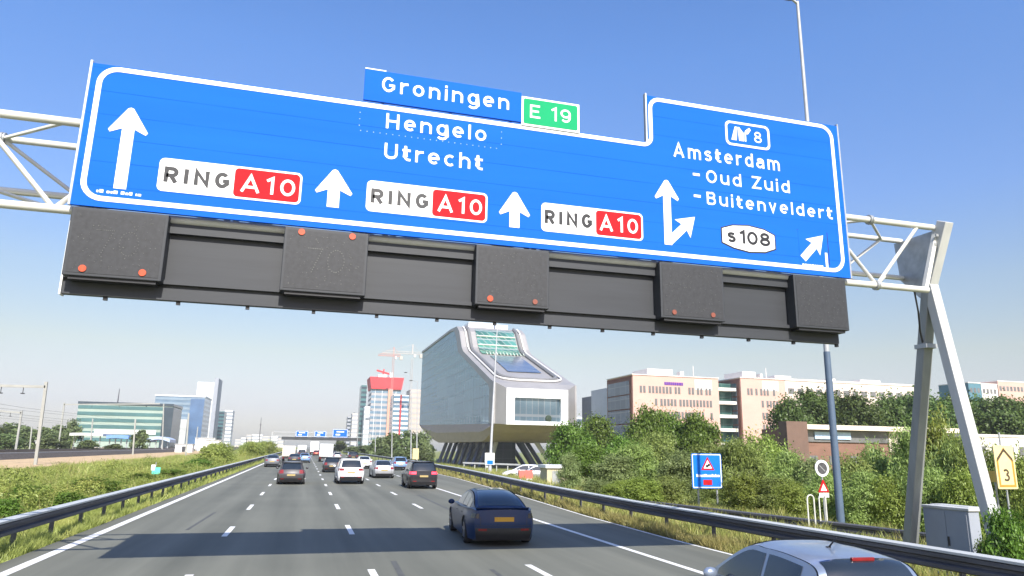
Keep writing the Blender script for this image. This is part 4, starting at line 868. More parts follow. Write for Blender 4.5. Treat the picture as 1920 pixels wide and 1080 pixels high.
def pink():
    pk = pm('pink_panels', (.59, .375, .31), .8, .06, .3, stretch=(.6, .6, 1.4)); rd = pm('shaded_end_brown', (.2, .085, .06), .8, .12, .5); dk = glassmat('dark_bands', (.12, .15, .19), (.25, .26, .28), .3, .3, .4, .2)
    gf = pm('window_dark', (.16, .16, .16), .25, .45, .4, spec=.6); wl = pm('pale_panel', (.78, .72, .66), .6, .05, 1)
    Y = 165.
    def block(label, pxl, pxr, pytop, deep, wins, logo):
        a_ = at(pxl, pytop, Y); x1 = at(pxr, pytop, Y).x; H = a_.z + 4.5
        t = thing('pink_office_block', label, 'building', (a_.x, Y, -4.5), 0, 'pink office blocks'); Wd = x1 - a_.x
        MB().box(0, Wd, 0, deep, 0, H).build('wall', pk, t)
        MB().box(-.25, Wd + .15, -.2, deep + .1, H - .05, H + .15).build('roof_edge', wl, t)
        MB().box(-.12, -.005, .5, deep, 0, H - .3).build('end_wall', rd, t)  # end turned from the sun: its shade is put into the darker wall colour
        for k in range(5): MB().box(-.3, -.125, 1.8, deep - .8, H - 3.3 - 3.7 * k - 1.5, H - 1.4 - 3.7 * k).build('end_window', dk, t)
        me = None; rr = random.Random(int(pxl))
        for r_ in range(5):
            z = H - 4.5 - 3.15 * r_; x = 1.9 + (4.2 if r_ else 0); n = 0; lim = Wd - 2.4
            while x < lim and n < wins:
                if rr.random() > .06:
                    if me is None: o = MB().box(0, .62, -.09, .02, 0, 1.75).build('window', gf, t); me = o
                    else: o = me.copy(); col.objects.link(o); o.parent = t
                    o.location = (x, 0, z)
                x += .98 if rr.random() > .2 else 1.5; n += 1
        if logo:
            b = MB(); x = Wd * .36
            for k in range(9): w_ = rr.uniform(.4, .65); b.box(x, x + w_, -.12, -.002, H - 2.3, H - 1.55); x += w_ + .12
            b.build('lettering', pm('purple', (.12, .03, .3), .5, .1, 1), t)
        MB().box(Wd - 7, Wd - 2, -.06, -.002, H - 3.2, H - .6).build('blank_panel', wl, t)
        b = MB(); b.box(Wd * .25, Wd * .55, 4, deep - 3, H + .35, H + 2.2); b.box(Wd * .62, Wd * .66, 3, 5, H + .35, H + 1.7); b.tube((Wd * .8, 4, H), (Wd * .8, 4, H + 3.5), .08); b.build('roof_plant', wl, t)
        return t, Wd, H
    t, Wd, H = block('pink office block with small purple letters below the roof', 1186, 1346, 702, 16, 22, True)
    # recessed stair bay between the blocks with green glass balconies
    x = at(1346, 720, Y).x; x2 = at(1388, 720, Y).x
    s = thing('stair_tower', 'dark green glazed stair tower between the two pink office blocks', 'building', (x, Y, -4.5))
    MB().box(.02, x2 - x - .35, 4, 12, 0, H - .8).build('glazed_wall', glassmat('green_bay', (.05, .13, .12), (.12, .2, .18), .4, .28, .4, .2), s)
    for k in range(6): MB().box(.05, x2 - x - .4, 1.5, 4, H - 3 - 3.55 * k, H - 2.2 - 3.55 * k).build('balcony', wl, s)
    block('pink office block with the white rooftop plant, half hidden by dark trees', 1388, 1470, 708, 16, 10, False)
    a_ = at(1470.5, 711, Y + 1); w_ = at(1712, 716, Y + 1).x - a_.x
    t = thing('office_wing', 'long pale office wing showing only its top above the dark trees', 'building', (a_.x, Y + 1, -4.5))
    MB().box(0, w_, 0, 14, 0, a_.z + 4.2).build('wall', pm('pale_pink', (.66, .55, .48), .8, .05, .5), t); MB().box(-.0, w_ + .2, -.2, 14.2, a_.z + 4.2, a_.z + 4.7).build('roof_edge', wl, t)
    b = MB(); 
    for x0, x1, h in ((.0, .12, 1.2), (.42, .46, 1.1), (.66, .82, 1.2)): MB().box(w_ * x0, w_ * x1, 4, 9, a_.z + 4.7, a_.z + 4.7 + h).build('roof_plant', wl, t)
    for k in range(14): MB().box(1 + k * w_ / 14.5, 1 + (k + .62) * w_ / 14.5, -.1, .02, a_.z + .6, a_.z + 2.1).build('window', gf, t)
    # far right group
    for nm, l, xl, xr, yt, mat in (('office_block', 'teal office block with a flat top at the far right, left of the white one', 1815, 1838, 718, pm('teal', (.09, .2, .25), .5, .1, 1)), ('office_block', 'low white office block between the teal and the pink one', 1839, 1869, 720, wl), ('office_block', 'pink office block at the right edge above the dark trees', 1870, 1925, 715, pk)):
        a_ = at(xl, yt, 190); w_ = at(xr, yt, 190).x - a_.x
        t = thing(nm, l, 'building', (a_.x, 190, -4.5)); MB().box(0, w_, 0, 12, 0, a_.z + 4.5).build('wall', mat, t); MB().box(-.1, w_ + .1, -.1, 12.1, a_.z + 4.5, a_.z + 4.8).build('roof_edge', wl, t)
        for k in range(int(w_ / 1.6)): MB().box(.5 + 1.6 * k, 1.5 + 1.6 * k, -.06, .02, a_.z + 1.3, a_.z + 2.9).build('window', gf, t)
    # grey buildings left of the pink one
    for l, xl, xr, yt, Y2, c in (('dark grey block standing left of the pink office blocks', 1119, 1152, 741, 230, (.15, .17, .21)), ('low pale glass building behind the trees, right of the shoe-shaped building', 1068, 1148, 781, 260, (.5, .55, .6)), ('slim white slab between the dark grey block and the pink office block', 1139, 1152, 727, 215, (.45, .47, .52))):
        a_ = at(xl, yt, Y2); w_ = at(xr, yt, Y2).x - a_.x; t = thing('office_block', l, 'building', (a_.x, Y2, -4.5))
        MB().box(0, w_, 0, 14, 0, a_.z + 4.5).build('wall', pm('office_wall', c, .7, .08, .3), t)
        for k in range(int((a_.z + 4.5) / 3.4)): MB().box(.5, w_ - .5, -.1, .02, a_.z + 4.5 - 2.6 - 3.4 * k, a_.z + 4.5 - .9 - 3.4 * k).build('window_band', glassmat('band_glass', (.2, .26, .32), (.3, .34, .38), .4, .3, .5, .2), t)
    # low brown building with the flat pale roof
    br = pm('brown_brick', (.22, .12, .085), .85, .14, .6, stretch=(1, 1, 3)); cr_ = pm('cream_fascia', (.72, .62, .5), .7, .06, 1)
    a_ = at(1483, 789, 75); b_ = at(1815, 795, 75); H = a_.z + 4.3; w_ = b_.x - a_.x
    t = thing('low_building', 'low brown brick building with a cream roof edge behind the willow bushes', 'building', (a_.x, 75, -4.3))
    MB().box(0, w_, 2.5, 6, 0, H - .9).build('wall', br, t); MB().box(3.1, w_ + .3, 1.2, 6, H - .895, H - .3).build('roof_fascia', cr_, t)
    MB().box(0, 3, .9, 2.49, 0, H - .0).build('corner_pier', pm('dark_brick', (.16, .1, .075), .85, .12, .8), t)
    MB().box(3.1, w_ * .62, 2.3, 2.49, H - 2.4, H - .95).build('window_band', gf, t)
    MB().box(5.0, w_ * .38, 2.1, 2.29, H - 2.05, H - 1.15).build('banner', pm('pale_blue_banner', (.45, .6, .8), .5, .2, .8), t)
    for k in range(6): MB().box(4 + 3.2 * k, 5.4 + 3.2 * k, 2.42, 2.52, H - 5.2, H - 4.1).build('window', gf, t)
    MB().box(w_ * .78, w_ * .82, 1.0, 2.49, 0, H - .9).build('column', pm('rust_column', (.4, .18, .1), .8, .1, 1), t)
    MB().box(w_ * .6, w_ * .77, 2.2, 2.49, H - 3.5, H - .9).build('pale_wall', cr_, t)
    a_ = at(1818, 818, 72); b_ = at(1960, 822, 72)
    t = thing('low_building', 'low white building with small dark windows at the right edge, behind the yellow number sign', 'building', (a_.x, 72, -4.3)); H = a_.z + 4.3; w_ = b_.x - a_.x
    MB().box(0, w_, 0, 10, 0, H).build('wall', pm('offwhite', (.66, .62, .56), .8, .06, .6), t); MB().box(-.1, w_, -.12, 10, H, H + .3).build('roof_edge', wl, t)
    for k in range(7): MB().box(1 + 2.3 * k, 2.3 + 2.3 * k, -.08, .02, H - 2.3, H - 1.2).build('window', gf, t)
pink()

def tower(nm, label, xl, xr, yt, Y, deep, mat, band=None, fl=3.6, wmat=None, group=None, ybase=838, cap=None):
    a_ = at(xl, yt, Y); w_ = at(xr, yt, Y).x - a_.x; z0 = 0; H = a_.z
    t = thing(nm, label, 'building', (a_.x, Y, 0), 0, group)
    MB().box(0, w_, 0, deep, 0, H).build('wall', mat, t)
    if wmat:
        n = min(45, int(H / fl))
        for k in range(n):
            MB().box(-.12, w_ + .12, -.15, deep * .98, H - fl * (k + 1) + .9, H - fl * (k + 1) + max(2.7, fl * .66)).build('window_band', wmat, t)
    if cap: MB().box(-.4, w_ + .4, -.4, deep, H, H + cap[0]).build('roof_edge', cap[1], t)
    return t, w_, H
bgl = pm('blue_glass', (.16, .25, .36), .15, .2, .1, metal=.4); wht = pm('white_cladding', (.72, .73, .74), .6, .05, .1); dgl = pm('dark_glass', (.05, .075, .1), .15, .3, .1, metal=.3)
tgl = pm('teal_glass', (.09, .2, .21), .2, .2, .1, metal=.3); grn = pm('pale_green_cladding', (.31, .38, .33), .6, .08, .1); sky_g = pm('sky_glass', (.3, .42, .55), .12, .15, .05, metal=.6)
t, w_, H = tower('office_building', 'wide white and green striped office building with a mast on its roof', 148, 325, 757, 420, 30, grn, fl=3.3, wmat=tgl, cap=(1.3, dgl))
MB().tube((w_ * .36, 8, H + 1.3), (w_ * .36, 8, H + 9), .35, .15).build('mast', M['railsteel'], t); MB().box(w_ * .9, w_ + .6, -.6, 25, 0, H - .5).build('dark_end', dgl, t)
MB().box(w_ * .2, w_ * .85, -.5, -.16, H * .32, H * .42).build('terrace', wht, t)
t, w_, H = tower('office_tower', 'blue glass office tower left of the tall white tower', 292, 385, 742, 600, 40, bgl, fl=3.6, wmat=sky_g, cap=(1, wht))
MB().box(w_ * .35, w_ * .7, -3, 0, 0, H * .55).build('front_wing', pm('grey_front', (.42, .43, .43), .6, .1, .2), t); MB().box(w_ * .72, w_, -1.5, 0, 0, H * .96).build('blue_corner', pm('deep_blue_glass', (.1, .18, .33), .15, .2, .1, metal=.3), t)
t, w_, H = tower('office_tower', 'tall white tower with a grey right edge, tallest on the left skyline', 371, 409, 716, 700, 30, wht, fl=3.6); MB().box(w_ * .82, w_ + .5, -.6, 29, 0, H + 4).build('grey_edge', pm('grey_edge', (.3, .32, .36), .6, .1, .2), t)
for k in range(12): MB().box(w_ * .12, w_ * .72, -.15, .0, H - 4.3 * k - 5.6, H - 4.3 * k - 3.8).build('window_band', pm('pale_window', (.52, .55, .58), .4, .1, .2), t)
tower('office_tower', 'dark teal tower right of the tall white tower', 401, 421, 771, 780, 24, tgl, fl=3.6, wmat=dgl); tower('office_tower', 'slim white tower at the right end of the left skyline', 422, 437, 769, 860, 20, wht, fl=4, wmat=pm('slate_window', (.25, .28, .32), .3, .1, .1))
rr = random.Random(8); x = 441
for k in range(7):
    w2 = rr.uniform(10, 20); tower('far_building', ['pale low block', 'grey low block', 'white block with dark windows', 'pale grey block', 'small beige block', 'low cream block', 'low white block beside the far overhead signs'][k] + [', first right of the left skyline', ', second right of the left skyline', ' far off near the thin mast', ' just right of the thin mast', ' far off above the left verge', ' far off left of the far signs', ''][k], x, x + w2, rr.uniform(812, 824), 1000, 30, wht if k % 2 else pm('beige', (.5, .46, .42), .8, .1, .1), fl=4, wmat=pm('slate_w', (.33, .35, .38), .3, .1, .1)); x += w2 - 1
# right of the far signs
t, w_, H = tower('dark_tower', 'thin dark teal tower standing left of the red topped tower', 678, 688, 722, 620, 20, tgl, fl=4, wmat=dgl)
tower('white_slab', 'thin white slab right beside the thin dark teal tower', 684, 694, 762, 600, 16, wht, fl=4, wmat=pm('slate_w2', (.42, .45, .48), .3, .1, .1))
tower('office_tower', 'pale beige tower left of the thin dark teal tower', 661, 677, 775, 700, 20, pm('beige2', (.58, .53, .48), .8, .1, .1), fl=4, wmat=pm('slate_w3', (.36, .37, .4), .3, .1, .1))
tower('office_tower', 'small grey block behind the far overhead signs', 652, 663, 781, 820, 20, pm('grey2', (.36, .37, .4), .8, .1, .1), fl=4, wmat=dgl)
blw = pm('pale_blue_window', (.19, .3, .4), .15, .15, .1, metal=.35); redn = pm('red_netting', (.6, .045, .05), .8, .12, .3)
t, w_, H = tower('tower_under_construction', 'tower under construction with red safety netting round its top', 697, 752, 728, 700, 34, pm('bare_concrete', (.36, .35, .36), .85, .1, .1), fl=5.0, wmat=blw)
b = MB(); b.prism([(-.6, H - .5), (w_ + .3, H - .5), (w_ + 2.2, H + 11), (-2.4, H + 11)], 'y', -2.5, 35); b.build('safety_netting', redn, t); MB().box(w_ * .56, w_ * .72, -2.2, -.2, 0, H - .6).build('hoist_shaft', pm('orange_shaft', (.62, .33, .24), .8, .1, .3), t)
b = MB(); b.box(w_ * .2, w_ * .5, 4, 14, H + 11, H + 14); b.box(w_ * .6, w_ * .7, 3, 12, H + 11, H + 16); b.build('formwork', M['signwhite'], t)
b = MB(); b.beam((w_ * .15, 4, H + 18), (w_ * .6, 6, H + 15), 1.6, 1.6); b.beam((w_ * .35, 5, H + 11), (w_ * .4, 5, H + 19.5), 1.2, 1.2); b.build('placing_boom', redn, t)
for k in range(4): MB().box(w_ * .12 + (w_ * .8) * (k / 3.4), w_ * .12 + (w_ * .8) * (k / 3.4) + .4, -.4, -.16, 0, H - 1).build('facade_column', wht, t)
t, w_, H = tower('office_tower', 'blue and white striped tower right of the red topped tower', 739, 767, 740, 540, 24, wht, fl=3.5, wmat=blw)
MB().box(w_ * .42, w_ * .52, -.6, -.2, 2, H).build('orange_strip', redn, t)
t, w_, H = tower('office_tower', 'pale brown tower partly hidden by the left edge of the shoe-shaped building', 770, 792, 730, 560, 24, pm('palebrown', (.5, .42, .36), .8, .08, .1), fl=4, wmat=pm('slate_w4', (.4, .38, .37), .4, .1, .1))
def crane(label, px, pytop, Y, j0, j1, pyj, c):
    m_ = pm('crane_steel', c, .6, .1, .3); a_ = at(px, pytop, Y); t = thing('tower_crane', label, 'crane', (a_.x, Y, 0))
    b = MB(); r_ = .6
    for sx in (-r_, r_):
        for sy in (-r_, r_): b.beam((sx, sy, 0), (sx, sy, a_.z), .15, .15)
    z = 0; k = 0
    while z < a_.z - 2: b.beam((-r_, -r_, z), (r_, -r_, z + 2), .16, .16); b.beam((r_ if k % 2 else -r_, -r_, z), (r_ if k % 2 else -r_, r_, z + 2), .16, .16); z += 2; k += 1
    b.build('mast', m_, t)
    xa = at(j0, pyj, Y).x - a_.x; xb = at(j1, pyj, Y).x - a_.x; zj = at(px, pyj, Y).z
    b = MB(); b.beam((xa, -.6, zj), (xb, -.6, zj), .35, .35); b.beam((xa, .6, zj), (xb, .6, zj), .35, .35); b.beam((xa * .9, 0, zj + 1.6), (xb * .9, 0, zj + 1.6), .3, .3)
    n = 18
    for k in range(n): x0 = xa + (xb - xa) * k / n; x1 = xa + (xb - xa) * (k + 1) / n; b.beam((x0, -.6, zj), ((x0 + x1) / 2, 0, zj + 1.6), .14, .14); b.beam(((x0 + x1) / 2, 0, zj + 1.6), (x1, .6, zj), .14, .14)
    b.build('jib', m_, t)
    b = MB(); b.beam((0, 0, zj), (0, 0, zj + 7), .8, .8); b.path([(0, 0, zj + 7), (xa * .7, 0, zj + 1.6)], .1, 5); b.path([(0, 0, zj + 7), (xb * .8, 0, zj + 1.6)], .1, 5); b.build('tower_head', m_, t)
    MB().box((xa if abs(xa) < abs(xb) else xb) - 1.2, (xa if abs(xa) < abs(xb) else xb) + 1.2, -.9, .9, zj - 2.5, zj + .4).build('counterweight', M['concrete'], t); MB().box(.9, 2.4, -1, 1, zj - 2.2, zj - .2).build('cab', wht, t)
crane('white-grey tower crane standing just left of the shoe-shaped building', 773, 672, 500, 716, 790, 664, (.42, .4, .38)); crane('red-grey tower crane above the red topped tower', 738, 668, 545, 709, 752, 668, (.45, .25, .22))
# ---------------------------------------------------------------- street furniture
def lamp(label, base, top, head, sleeve=True, r0=.11, r1=.05):
    base = Vector(base); top = Vector(top); t = thing('street_lamp', label, 'street lamp', base)
    b = MB(); d = top - base; b.tube((0, 0, 0), d * .3, r0, r0 * .8, 12); b.tube(d * .3, d, r0 * .8, r1, 12); b.build('pole', M['polesteel'], t)
    if sleeve: MB().tube((0, 0, 0), d * .05, r0 * 1.25, r0 * 1.2, 12).build('base_sleeve', M['polesteel'], t)
    hd = d + Vector(head); b = MB(); b.tube(d - Vector((0, 0, .1)), hd, r1, r1 * .8, 8); b.build('bracket', M['galv'], t)
    b = MB(); v = Vector(head).normalized(); b.ball(hd + v * .25, .42 if abs(v.x) > .5 else .16, .42 if abs(v.y) > .5 else .16, .1, 6); b.build('lamp_head', M['board'], t)
    return t
tl_ = lamp('tall lamp post behind the right half of the huge blue sign', at(1578, 994, 22.1), at(1495, 3, 22.1), (-.25, .0, .05), r0=.125, r1=.06, sleeve=False)
q_ = at(1495, 3, 22.1) - at(1578, 994, 22.1); MB().tube(q_ * -.02, q_ * .3, .14, .118, 14).build('painted_sleeve', pm('blue_grey_paint', (.085, .125, .185), .55, .12, 2), tl_)
t = lamp('tall leaning lamp post in front of the shoe-shaped building, white sign box at its foot', gp(918, 888), at(933, 602, 75.5), (-.9, 0, .15), r0=.16)
MB().box(-.55, .45, -.16, .1, .9, 2.1).build('sign_box', M['signwhite'], t); MB().box(-.35, .3, -.18, -.165, .95, 1.35).build('blue_label', M['blue2'], t)
for px, pt, Y, l in ((734, 730, 190, 'thin lamp post in front of the red topped tower'), (770, 700, 170, 'lamp post left of the pair beside the shoe-shaped building'), (781, 715, 155, 'lamp post nearest the left edge of the shoe-shaped building'), (703, 770, 230, 'faint far lamp post left of the red topped tower'), (669, 775, 300, 'farthest lamp post, above the traffic')):
    p = at(px, 868 if Y < 200 else 858, Y); lamp(l, (p.x, Y, 0), at(px + 2, pt, Y), (-1.2, 0, .1), r0=.14)
# fingers of pale posts and the long white ground rail at the building's foot
a_ = at(868, 872, 95); b_ = at(975, 876, 90)
t = thing('white_railing', 'long white railing at the foot of the shoe-shaped building', 'railing', a_)
b = MB(); b.beam((0, 0, .3), b_ - a_ + Vector((0, 0, .3)), .16, .2); b.build('rail', M['polesteel'], t)
for k in range(6): MB().beam((b_ - a_) * (k / 5.2 + .02) + Vector((0, 0, -1.2)), (b_ - a_) * (k / 5.2 + .02) + Vector((0, 0, .1)), .12, .12).build('post', M['galv'], t)

def barrier_block():
    p = gp(985, 902); t = thing('road_barrier', 'red plastic road barrier behind the right crash barrier', 'barrier', (p.x, p.y, -.1))
    b = MB(); b.prism([(-.3, 0), (.3, 0), (.2, .25), (.12, .95), (-.12, .95), (-.2, .25)], 'x', -.6, .6); b.build('shell', pm('barrier_red', (.6, .12, .09), .5, .08, 3), t, bevel=.03)
    MB().box(-.55, .55, -.27, -.25, .1, .3).build('white_band', M['signwhite'], t)
barrier_block()
p = gp(1105, 918); t = thing('utility_cabin', 'small white-roofed utility cabin half hidden by bushes, right of the red barrier', 'cabin', (p.x, p.y + 6, -.3))
MB().box(-.9, .9, 0, 1.6, 0, 1.5).build('wall', pm('sand_wall', (.5, .44, .3), .8, .1, 2), t); MB().box(-1.05, 1.05, -.15, 1.75, 1.5, 1.72).build('roof', M['signwhite'], t); MB().box(-.5, .1, -.04, 0, .1, 1.3).build('door', M['galv'], t)
for px, py, Y, c, l in ((1022, 898, 66, P_white, 'pale parked car between the red barrier and the bushes'), (1048, 899, 64, P_silver, 'silver parked car next to the bushes, right of the pale parked one')):
    p = at(px, py, Y); make_car('car', l, 'car', (p.x, Y, -.35), 1.3, S_hatch, c, group='cars parked by the building')
# blue information sign with the warning triangle
def blue_sign():
    Y = 31.; tl = at(1296, 850, Y); br = at(1355, 918, Y); t = thing('information_sign', 'blue roadside sign with a red warning triangle, on two posts among the bushes', 'road sign', (tl.x, Y, -.5))
    w_ = br.x - tl.x; z1 = tl.z + .5; z0 = z1 - 1.62; Wt = M['signwhite']
    MB().prism(rrect(0, w_, z0, z1, .08), 'y', 0, .04).build('panel', M['blue2'], t)
    b = MB(); ring_poly(rrect(.03, w_ - .03, z0 + .03, z1 - .03, .06), rrect(.07, w_ - .07, z0 + .07, z1 - .07, .04), -.006, .01, b); b.build('border_line', Wt, t)
    cx = w_ * .53; zt = z1 - .2
    def tri(s, y, m, nm, par): b = MB(); b.prism([(cx - s, zt - .36 - s * .58), (cx + s, zt - .36 - s * .58), (cx, zt - .36 + s * 1.15)], 'y', y, y + .01); return b.build(nm, m, par)
    q = tri(.36, -.008, M['signred'], 'warning_triangle', t); tri(.23, -.012, Wt, 'triangle_field', q)
    b = MB()
    for k in range(2): b.box(cx - .1 + .1 * k, cx + .02 + .1 * k, -.016, -.012, zt - .45 + .05 * k, zt - .33 + .05 * k)
    b.build('pictogram', M['ink'], q)
    b = MB(); rr = random.Random(5); x = w_ * .14
    while x < w_ * .86: k = rr.uniform(.05, .09); b.box(x, x + k, -.008, 0, z0 + .53, z0 + .63 + rr.choice((0, .03))); x += k + .02
    b.build('lettering', Wt, t)
    MB().box(cx - .27, cx + .2, -.01, 0, z0 + .16, z0 + .4).build('red_field', M['signred'], t)
    for x in (.35, w_ - .25): MB().tube((x, .1, -.6), (x, .1, z1 - .1), .045).build('post', M['galv'], t)
blue_sign()
def round_sign():
    Y = 22.; p = at(1541, 878, Y); t = thing('round_sign', 'round dark sign with a white rim above a small red triangle, on one grey post', 'road sign', (p.x, Y, -.9)); z = p.z + .9
    b = MB(); b.disc((0, 0, z), .29, 'y', .03, 32); b.build('disc', M['signwhite'], t)
    b = MB(); b.disc((0, -.018, z), .205, 'y', .012, 32); b.build('dark_field', pm('dark_field', (.07, .068, .072), .5, .3, 8), t)
    b = MB(); b.beam((-.12, -.028, z + .1), (.1, -.028, z - .1), .03, .008, up=(0, 1, 0)); b.build('stripe', M['galv'], t)
    z -= .66; b = MB(); b.prism([(-.23, z - .17), (.23, z - .17), (.02, z + .26), (-.02, z + .26)], 'y', -.01, .01); b.build('warning_triangle', M['signred'], t)
    b = MB(); b.prism([(-.13, z - .115), (.13, z - .115), (0, z + .13)], 'y', -.018, -.008); b.build('triangle_field', M['signwhite'], t)
    MB().box(-.2, .2, -.012, .006, z - .34, z - .19).build('sub_plate', M['signwhite'], t)
    MB().tube((0, .03, 0), (0, .03, z + .9), .03).build('post', M['galv'], t)
round_sign()
def number_sign():
    Y = 15.2; tl = at(1860, 835, Y); br = at(1911, 917, Y); t = thing('number_sign', 'cream sign with a dark arrow outline and the number 3 on a thin grey post', 'road sign', ((tl.x + br.x) / 2, Y, -.35))
    h = tl.z - br.z; z0 = br.z + .35; w_ = (br.x - tl.x) / 2 * .92; cream = pm('cream_plate', (.78, .62, .3), .5, .06, 3); och = pm('ochre_line', (.45, .25, .04), .5, .1, 4); dk = pm('dark_brown', (.07, .05, .03), .5, .1, 4)
    MB().prism(rrect(-w_, w_, z0, z0 + h, .04), 'y', 0, .03).build('panel', cream, t)
    o_ = [(-w_ + .05, z0 + .05), (w_ - .05, z0 + .05), (w_ - .05, z0 + h * .66), (0, z0 + h - .05), (-w_ + .05, z0 + h * .66)]
    b = MB(); ring_poly(o_, outline(o_, .06), -.006, .005, b); b.build('outline', och, t)
    b = MB(); b.prism([(-w_ + .07, z0 + h * .63), (0, z0 + h - .15), (w_ - .07, z0 + h * .63), (w_ - .07, z0 + h * .63 + .08), (0, z0 + h - .07), (-w_ + .07, z0 + h * .63 + .08)], 'y', -.01, .002); b.build('arrow_tip', dk, t)
    lettering('3', -.11, .1, z0 + .2, .32, 0, dk, t, 1., .2, yoff=-.006)
    MB().tube((0, .06, -.4), (.0, .06, z0 + h + .35), .025).build('post', M['galv'], t)
    a_ = at(1846, 883, 15.6); t2 = thing('ochre_plate', 'small ochre plate behind the yellow number sign', 'road sign', (a_.x, 15.7, -.4)); MB().box(0, .95, 0, .02, a_.z - .0 + .1, a_.z + .4).build('panel', pm('ochre_plate', (.62, .46, .12), .6, .1, 3), t2); MB().tube((.5, .05, -.3), (.5, .05, a_.z + .4), .025).build('post', M['galv'], t2)
number_sign()
def cabinet():
    gp_ = pm('cabinet_grey', (.3, .325, .37), .6, .06, 2)
    for l, y0, x, w_, dx in (('big grey roadside cabinet beside the foot of the gantry leg', 13.1, 14.42, .3, 1.25), ('grey roadside cabinet standing right behind the big one', 13.55, 14.92, .3, 1.0)):
        t = thing('roadside_cabinet', l, 'cabinet', (x, y0, -.25)); 
        MB().box(0, w_, 0, dx, 0, 1.55).build('housing', gp_, t, bevel=.01); MB().box(-.03, w_ + .04, -.04, dx + .03, 1.55, 1.61).build('lid', M['legsteel'], t, bevel=.008)
        MB().box(-.012, -.001, .06, dx / 2 - .01, .12, 1.5).build('door', gp_, t); MB().box(-.012, -.001, dx / 2 + .01, dx - .06, .12, 1.5).build('door', gp_, t); MB().box(-.04, -.013, dx / 2 - .06, dx / 2 - .03, .75, .95).build('handle', M['black'], t)
        MB().box(-.05, w_ + .05, -.05, dx + .05, -.3, 0).build('plinth', M['concrete'], t)
cabinet()
def hoops():
    for k, px in enumerate((1519, 1541)):
        Y = 20.8; p = at(px, 928, Y); t = thing('handrail_hoop', ('left' if k == 0 else 'right') + ' one of two grey hoops in front of the round dark sign', 'hoop rail', (p.x, Y, -.4), 0, 'grey hoops'); H = p.z + .4; r_ = .13
        pts = [(-r_, 0, -.2)] + [(-r_ * math.cos(q), 0, H - r_ + r_ * math.sin(q)) for q in np.linspace(0, PI, 10)] + [(r_, 0, -.2)]
        b = MB(); b.path([Vector(q) for q in pts], .024, 8); b.build('tube', M['whitesteel'], t)
hoops()
p = at(1645, 995, 15.8); t = thing('concrete_block', 'white concrete block on the verge behind the right crash barrier', 'block', (p.x, 15.8, -.12)); MB().box(-.35, .35, -.2, .2, 0, .42).build('block', M['signwhite'], t, bevel=.03)
# far overhead signs
def far_signs():
    Y = 330; t = thing('sign_gantry', 'far grey gantry over the motorway carrying three small blue signs', 'gantry', (4, Y, 0))
    b = MB(); b.box(-14, 20, .1, .5, 5.1, 6.4); b.build('backing_board', M['board'], t)
    for k in range(6): MB().box(-8.5 + 3.6 * k, -7.1 + 3.6 * k, -.2, .1, 5.2, 6.5).build('lane_signal', M['matrix'], t)
    b = MB()
    for z in (6.6, 8.3): b.tube((-18, .8, z), (24, .8, z), .1)
    b.build('chord', M['galv'], t)
    for x in (-18, 24): MB().beam((x, .8, 0), (x, .8, 8.4), .4, .4).build('leg', M['galv'], t)
    for xa, xb, za, zb, l in ((-4.2, 1.0, 6.5, 9.0, 'leftmost small blue sign on the far gantry'), (3.7, 8.7, 6.5, 9.1, 'middle small blue sign on the far gantry'), (11.5, 18, 6.5, 10.1, 'rightmost and largest blue sign on the far gantry')):
        s = thing('direction_sign', l, 'road sign', (xa, Y - .2, za), 0, 'far blue signs'); w_ = xb - xa; h = zb - za
        MB().box(0, w_, 0, .1, 0, h).build('panel', M['blue'], s)
        b = MB(); ring_poly([(.1, .1), (w_ - .1, .1), (w_ - .1, h - .1), (.1, h - .1)], [(.25, .25), (w_ - .25, .25), (w_ - .25, h - .25), (.25, h - .25)], -.02, .0, b); b.build('border_line', M['signwhite'], s)
        b = MB(); b.box(w_ * .25, w_ * .75, -.02, 0, h * .62, h * .75); b.box(w_ * .2, w_ * .5, -.02, 0, h * .25, h * .42); b.build('lettering', M['signwhite'], s)
far_signs()
# left verge
p = gp(286, 905); t = thing('distance_board', 'small mint green and white board in the weeds behind the left crash barrier', 'marker board', (-9.6, 54, 0)); b = MB(); b.box(-.2, .32, 0, .03, .5, .95); b.build('panel', pm('mint', (.12, .6, .42), .5, .1, 3), t); MB().box(-.26, -.02, -.006, -.001, .75, 1.12).build('white_plate', M['signwhite'], t); MB().tube((0, .06, -.2), (0, .06, 1.3), .03).build('post', M['galv'], t)
# catenary poles and portals
cat = pm('catenary_steel', (.33, .33, .3), .6, .15, .8, metal=.2)
def catenary(label, px, pyb, pxt, pyt, base=None, beam=None, r=.3):
    bs = gp(px, pyb); tp = at(pxt, pyt, bs.y); t = thing('catenary_pole', label, 'catenary pole', bs)
    d = tp - bs; b = MB(); b.beam((0, 0, 0), d, r, r * .8); b.build('pole', cat, t)
    if beam:
        e_ = at(beam[0], beam[1], bs.y) - bs; b = MB(); z0 = Vector((d.x, d.y, d.z * beam[2])); b.beam(z0, e_, r * .8, r * .9); b.build('beam', cat, t)
        n = 3; b = MB()
        for k in range(1, n + 1): q = z0.lerp(e_, k / (n + .5)); b.beam(q, q - Vector((0, 0, .8)), .06, .06); b.tube(q - Vector((.2, 0, .8)), q - Vector((-.2, 0, .8)), .06)
        b.build('insulator', M['black'], t)
    return t
catenary('nearest grey catenary pole with a long arm at the left edge', 66, 872, 87, 716, beam=(-60, 722, .94))
catenary('catenary pole with a short arm left of the nearest one', 28, 853, 41, 770, beam=(-30, 768, .95), r=.34)
catenary('catenary pole with a beam reaching over the striped office building', 108, 846, 121, 755, beam=(300, 757, .96), r=.36)
